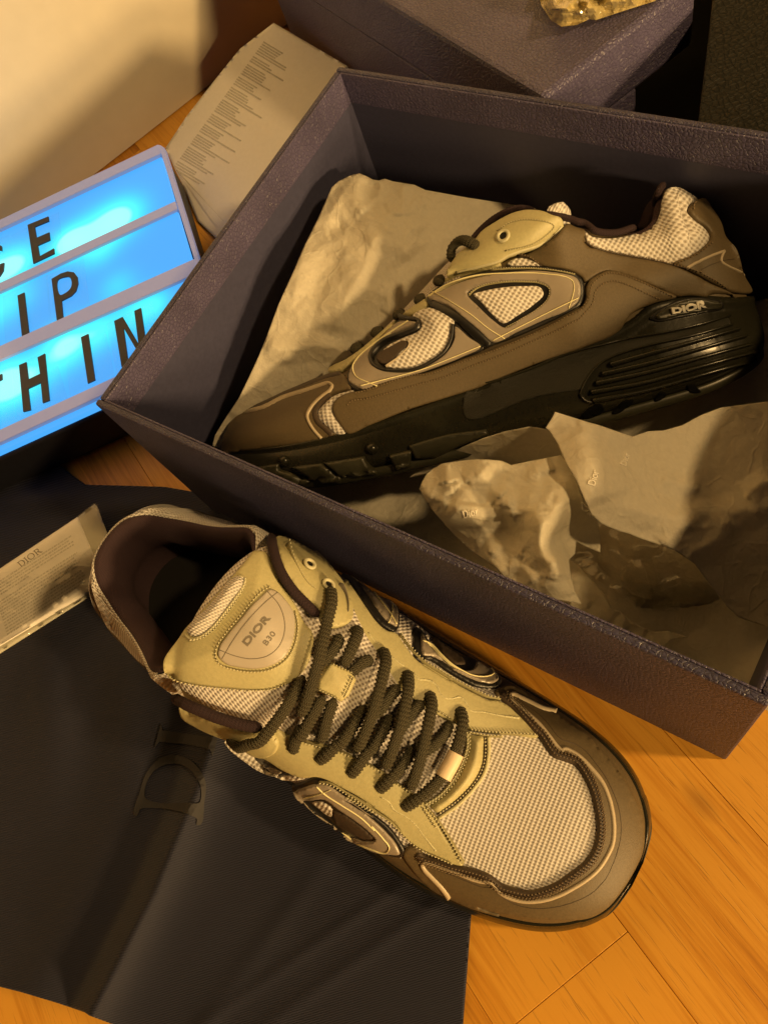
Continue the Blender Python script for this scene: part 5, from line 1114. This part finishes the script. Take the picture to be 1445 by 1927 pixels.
# emblem letter at the rear
def bb(p, h=.0022): return drape('emblem_base', p, Sb, h, M['black_trim'], r, 5, 2.5)
holeD = P('bC', [(330, 792), (400, 742), (550, 702), (750, 690), (870, 702), (935, 742), (932, 802), (850, 882), (720, 962), (600, 1030), (520, 982), (400, 872)])
bb(P('bC', [(22, 840), (60, 775), (120, 735), (200, 695), (350, 640), (500, 602), (650, 578), (850, 572), (1000, 585), (1120, 622), (1180, 672), (1196, 760), (1168, 862), (1100, 905), (900, 1005), (700, 1092), (530, 1155), (440, 1185), (330, 1082), (200, 962), (100, 902), (35, 872)]))
holeM = P('bC', [(368, 792), (450, 762), (600, 732), (750, 722), (870, 732), (897, 782), (820, 862), (700, 942), (590, 1002), (500, 932), (420, 842)])
drape('emblem_film', [P('bC', [(48, 838), (150, 770), (300, 702), (500, 647), (700, 617), (900, 612), (1050, 632), (1140, 672), (1167, 742), (1150, 832), (1080, 895), (900, 972), (700, 1062), (512, 1142), (400, 1052), (300, 972), (180, 882), (70, 852)]), holeD], Sb, .0034, M['taupe'], r, 4.5, 2.)
drape('emblem_mesh', holeM, Sb, .0030, M['mesh_side'], r, 4, 2., dome=.0008)
for q in ([(50, 830), (200, 732), (400, 662), (650, 637), (900, 637), (1040, 655), (1100, 692), (1112, 742), (1080, 890)], [(80, 790), (200, 852), (350, 942), (480, 1042), (600, 1115)], [(510, 1130), (700, 1032), (900, 932), (1145, 815)]): strip('emblem_line', P('bC', q), 2.4, Sb, .0040, M['line'], r)
stitch(P('bC', [(340, 800), (400, 748), (550, 705), (750, 694), (870, 705), (938, 745), (930, 810), (850, 890), (720, 970), (600, 1036)]), Sb, .0036, M['khaki_thread'], r, 4.6, 2.6, .00022)
stitch(P('bC', [(500, 612), (650, 600), (850, 598), (1000, 608), (1120, 640)]), Sb, .0036, M['khaki_thread'], r, 4.6, 2.4, .00022)
# emblem letter at the front: open ring
mc = P('bB', [(640, 482), (760, 412), (880, 452), (945, 505), (935, 605), (882, 722), (782, 802), (652, 862), (520, 872), (430, 852), (400, 760), (450, 702), (560, 642), (692, 572), (702, 520)])
bb(P('bB', [(505, 545), (535, 485), (620, 508), (695, 514), (702, 548), (640, 480), (760, 412), (880, 452), (950, 505), (1060, 615), (1170, 700), (1000, 782), (800, 862), (600, 932), (370, 1002), (262, 1045), (190, 1020), (150, 985), (150, 905), (195, 825), (280, 735), (390, 640), (480, 565)]), .0018)
drape('emblem_mesh', mc, Sb, .0026, M['mesh_side'], r, 4, 3., dome=.0018)
drape('emblem_film', P('bB', [(500, 562), (420, 642), (300, 742), (212, 832), (172, 900), (162, 970), (222, 1010), (272, 1025), (370, 990), (600, 922), (800, 852), (1000, 772), (1142, 692), (1050, 622), (952, 548), (940, 642), (885, 735), (782, 815), (652, 875), (500, 892), (400, 872), (332, 812), (350, 732), (430, 662), (550, 602), (650, 560), (692, 535), (600, 522), (530, 540)]), Sb, .0034, M['taupe'], r, 4, 2.)
strip('emblem_edge', P('bB', [(545, 488), (620, 510), (690, 520), (690, 552), (600, 602), (450, 662), (372, 722), (330, 792), (342, 842), (410, 880), (520, 885), (650, 866), (780, 802), (880, 722), (928, 622), (938, 535)]), 8., Sb, .0042, M['black_trim'], r)
strip('emblem_bar', P('bB', [(790, 385), (900, 440), (1000, 500), (1100, 580), (1210, 680)]), 17, Sb, .0036, M['black_trim'], r)
drape('emblem_oval', P('bB', [(372, 802), (480, 722), (600, 672), (615, 700), (560, 762), (450, 852), (400, 842)]), Sb, .0046, M['dark_oval'], r, 4, 2.)
strip('emblem_rim', P('bB', [(600, 670), (622, 692), (580, 755), (440, 862)]), 2., Sb, .0050, M['reflect'], r)
for q in ([(620, 530), (480, 622), (340, 722), (232, 822), (202, 880), (222, 940), (300, 975), (370, 1000)], [(250, 1005), (400, 960), (700, 870), (900, 790), (1140, 690)]): strip('emblem_line', P('bB', q), 2.4, Sb, .0040, M['line'], r)
# eyestay, flap, tongue tip, piping
drape('eyestay', P('bB', [(905, 165), (880, 185), (860, 232), (760, 330), (600, 442), (500, 520), (380, 622), (250, 732), (150, 802), (0, 892), (20, 910), (150, 862), (280, 742), (400, 642), (500, 545), (540, 482), (640, 472), (760, 402), (745, 350), (830, 270), (950, 202), (1100, 152), (1300, 85), (1280, 60), (1100, 110)]), Sb, .0028, M['khaki'], r, 5, 3.)
flB = drape('eyelet_flap', P('bC', [(225, 565), (280, 492), (390, 402), (450, 332), (540, 272), (650, 212), (740, 186), (850, 190), (930, 222), (1045, 262), (970, 342), (850, 422), (720, 462), (620, 502), (560, 540), (400, 582), (230, 622), (175, 655)]), allB, .0040, M['khaki'], r, 5, 3., dome=.0008, sink=.007, relax=-1)
fB = surf_of(flB)
strip('flap_edge', P('bC', [(1030, 265), (965, 335), (846, 414), (716, 454), (616, 492), (550, 530), (396, 572), (235, 612)]), 4., fB, .0006, M['khaki_edge'], r)
ring_('eyelet', P('bC', [(590, 340)])[0], fB, .0006, M['khaki_edge'], r, .0027, .0009, M['insole'])
stitch(P('bC', [(540, 300), (650, 235), (780, 215), (970, 262), (900, 340), (800, 400), (600, 450)]), fB, .0004, M['khaki_thread'], r, 5, 2.6, .00024)
pathtube('collar_piping', P('bC', [(370, 425), (450, 330), (560, 240), (680, 182), (800, 166), (900, 190), (1000, 228), (1100, 262), (1215, 312)], 'bD', [(100, 412), (250, 436), (400, 416), (500, 380), (590, 330), (622, 250), (645, 150), (675, 70)]), [.0035] * 5, allB, M['piping'], r, .0017, .0017, .03)
drape('knit_tab', P('bC', [(915, 175), (1040, 148), (1085, 190), (1095, 240), (1010, 225)]), allB, .004, M['knit'], r, 4, 4., dome=.002)
drape('side_mesh', P('bC', [(620, 560), (640, 535), (700, 512), (780, 520), (880, 565), (760, 578)]), Sb, .0016, M['mesh_side'], r, 4, 2.)
pathtube('lace', P('bC', [(440, 455), (400, 442), (340, 450), (270, 500), (225, 565)]), [.004, .008, .008, .007, .003], allB, M['lace'], r, .0027, .0022, .075, .0016)
# lace loops over the far edge
for (c, d) in (((852, 190), (800, 240)), ((720, 325), (640, 390)), ((550, 450), (490, 500)), ((385, 580), (320, 630)), ((225, 705), (165, 750))):
    a = np.array(P('bB', [c])[0]); b = np.array(P('bB', [d])[0]); m_ = (a + b) / 2; la, na = allB.hit(*(m_ + (3, 6))); up = np.array(Bx.mat.to_3x3()) @ np.array([0, 0, 1.]); up /= np.linalg.norm(up)
    lt = np.array(Bx.mat.to_3x3()) @ np.array([0, 1., 0]); lt /= np.linalg.norm(lt)
    pts = [la + up * (.0042 * math.sin(math.pi * (.1 + .8 * t))) - lt * (.018 * (t - .12)) for t in np.linspace(0, 1, 14)]
    tube('lace', pts, [up] * 14, M['lace'], r, .0033, .0022, .06, .0016)
# midsole dressing
So = Bx.sole
drape('badge_frame', P('bE', [(718, 190), (760, 150), (820, 112), (900, 80), (1000, 66), (1100, 78), (1165, 100), (1165, 130), (1060, 160), (900, 192), (760, 212)]), So, .0010, M['black_trim'], r, 5, 3.)
drape('badge', P('bE', [(745, 182), (800, 135), (900, 93), (1000, 78), (1090, 87), (1148, 106), (1148, 126), (1050, 150), (900, 180), (765, 200)]), So, .0024, M['lug'], r, 5, 2.)
letters('raised_brand', 'DIOR', P('bE', [(846, 170)])[0], P('bE', [(1050, 127)])[0], 13.5, So, .0036, M['white_print'], r, .045, skew=(-2.6, -13.8))
drape('stippled_panel', P('bE', [(-400, 640), (0, 505), (200, 425), (480, 345), (830, 285), (1050, 235), (1200, 190), (1210, 225), (1000, 290), (700, 355), (500, 420), (420, 465), (350, 540), (305, 620), (200, 640), (0, 680), (-400, 800)]), So, .0005, M['rubber_matt'], r, 6, 4.)
for q, w in (([(-520, 660), (-200, 570), (0, 500), (200, 420), (480, 338), (830, 276), (1050, 226), (1210, 176)], 5.), ([(1220, 232), (1000, 296), (700, 362), (500, 424), (420, 468), (350, 545), (305, 630), (300, 665), (325, 692), (400, 706)], 5.5)): strip('ridge', P('bE', q), w, So, .0016, M['rubber'], r, round_=True)
for q in ([(480, 478), (700, 415), (1000, 334), (1260, 262)], [(430, 535), (700, 472), (1000, 388), (1300, 304)], [(392, 592), (700, 522), (1000, 440), (1330, 350)], [(362, 645), (700, 578), (1000, 492), (1350, 392)], [(372, 695), (700, 626), (1000, 540), (1370, 432)]): strip('air_rib', P('bE', q), 12., So, .0024, M['rubber'], r, round_=True, w2=7.)
# outsole lugs
for q in ([(200, 895), (330, 958), (520, 932), (512, 975), (600, 1000), (755, 1060), (705, 1088), (560, 1060), (400, 985)], [(615, 955), (700, 942), (832, 928), (985, 1032), (975, 1058), (842, 1072), (720, 1010)], [(850, 925), (1000, 900), (1150, 875), (1160, 905), (1250, 1000), (1100, 1020), (1000, 1022)], [(1335, 865), (1420, 845), (1500, 825), (1490, 945), (1385, 970)]):
    drape('lug', P('bA', q), So, .0036, M['lug'], r, 6, 2.5, smooth=False)
for q in ([(600, 1440), (700, 1405), (900, 1350), (1050, 1330), (1180, 1315), (1200, 1345), (1000, 1420), (800, 1500), (640, 1520)],): drape('lug', P('bB', q), So, .003, M['lug'], r, 6, 2.5, smooth=False)
for q in ([(300, 790), (420, 715), (440, 745), (330, 810)], [(490, 775), (570, 690), (620, 690), (600, 720), (520, 775)], [(750, 700), (780, 640), (820, 650), (790, 690)], [(945, 600), (985, 600), (1030, 640), (960, 640)]): drape('tread_notch', P('bE', q), So, .0008, M['black'], r, 5, 2.)
for c in ((1205, 820), (545, 915)):
    l, n = So.hit(*P('bA', [c])[0]); bm = bmesh.new(); bmesh.ops.create_uvsphere(bm, u_segments=16, v_segments=10, radius=.0032)
    inv = r.matrix_world.inverted(); vv = np.array([v.co[:] for v in bm.verts]) + l; ff = [tuple(v.index for v in f.verts) for f in bm.faces]; bm.free(); mesh('rubber_stud', vv, ff, M['rubber'], r, inv=inv)
bpy.context.view_layer.update()
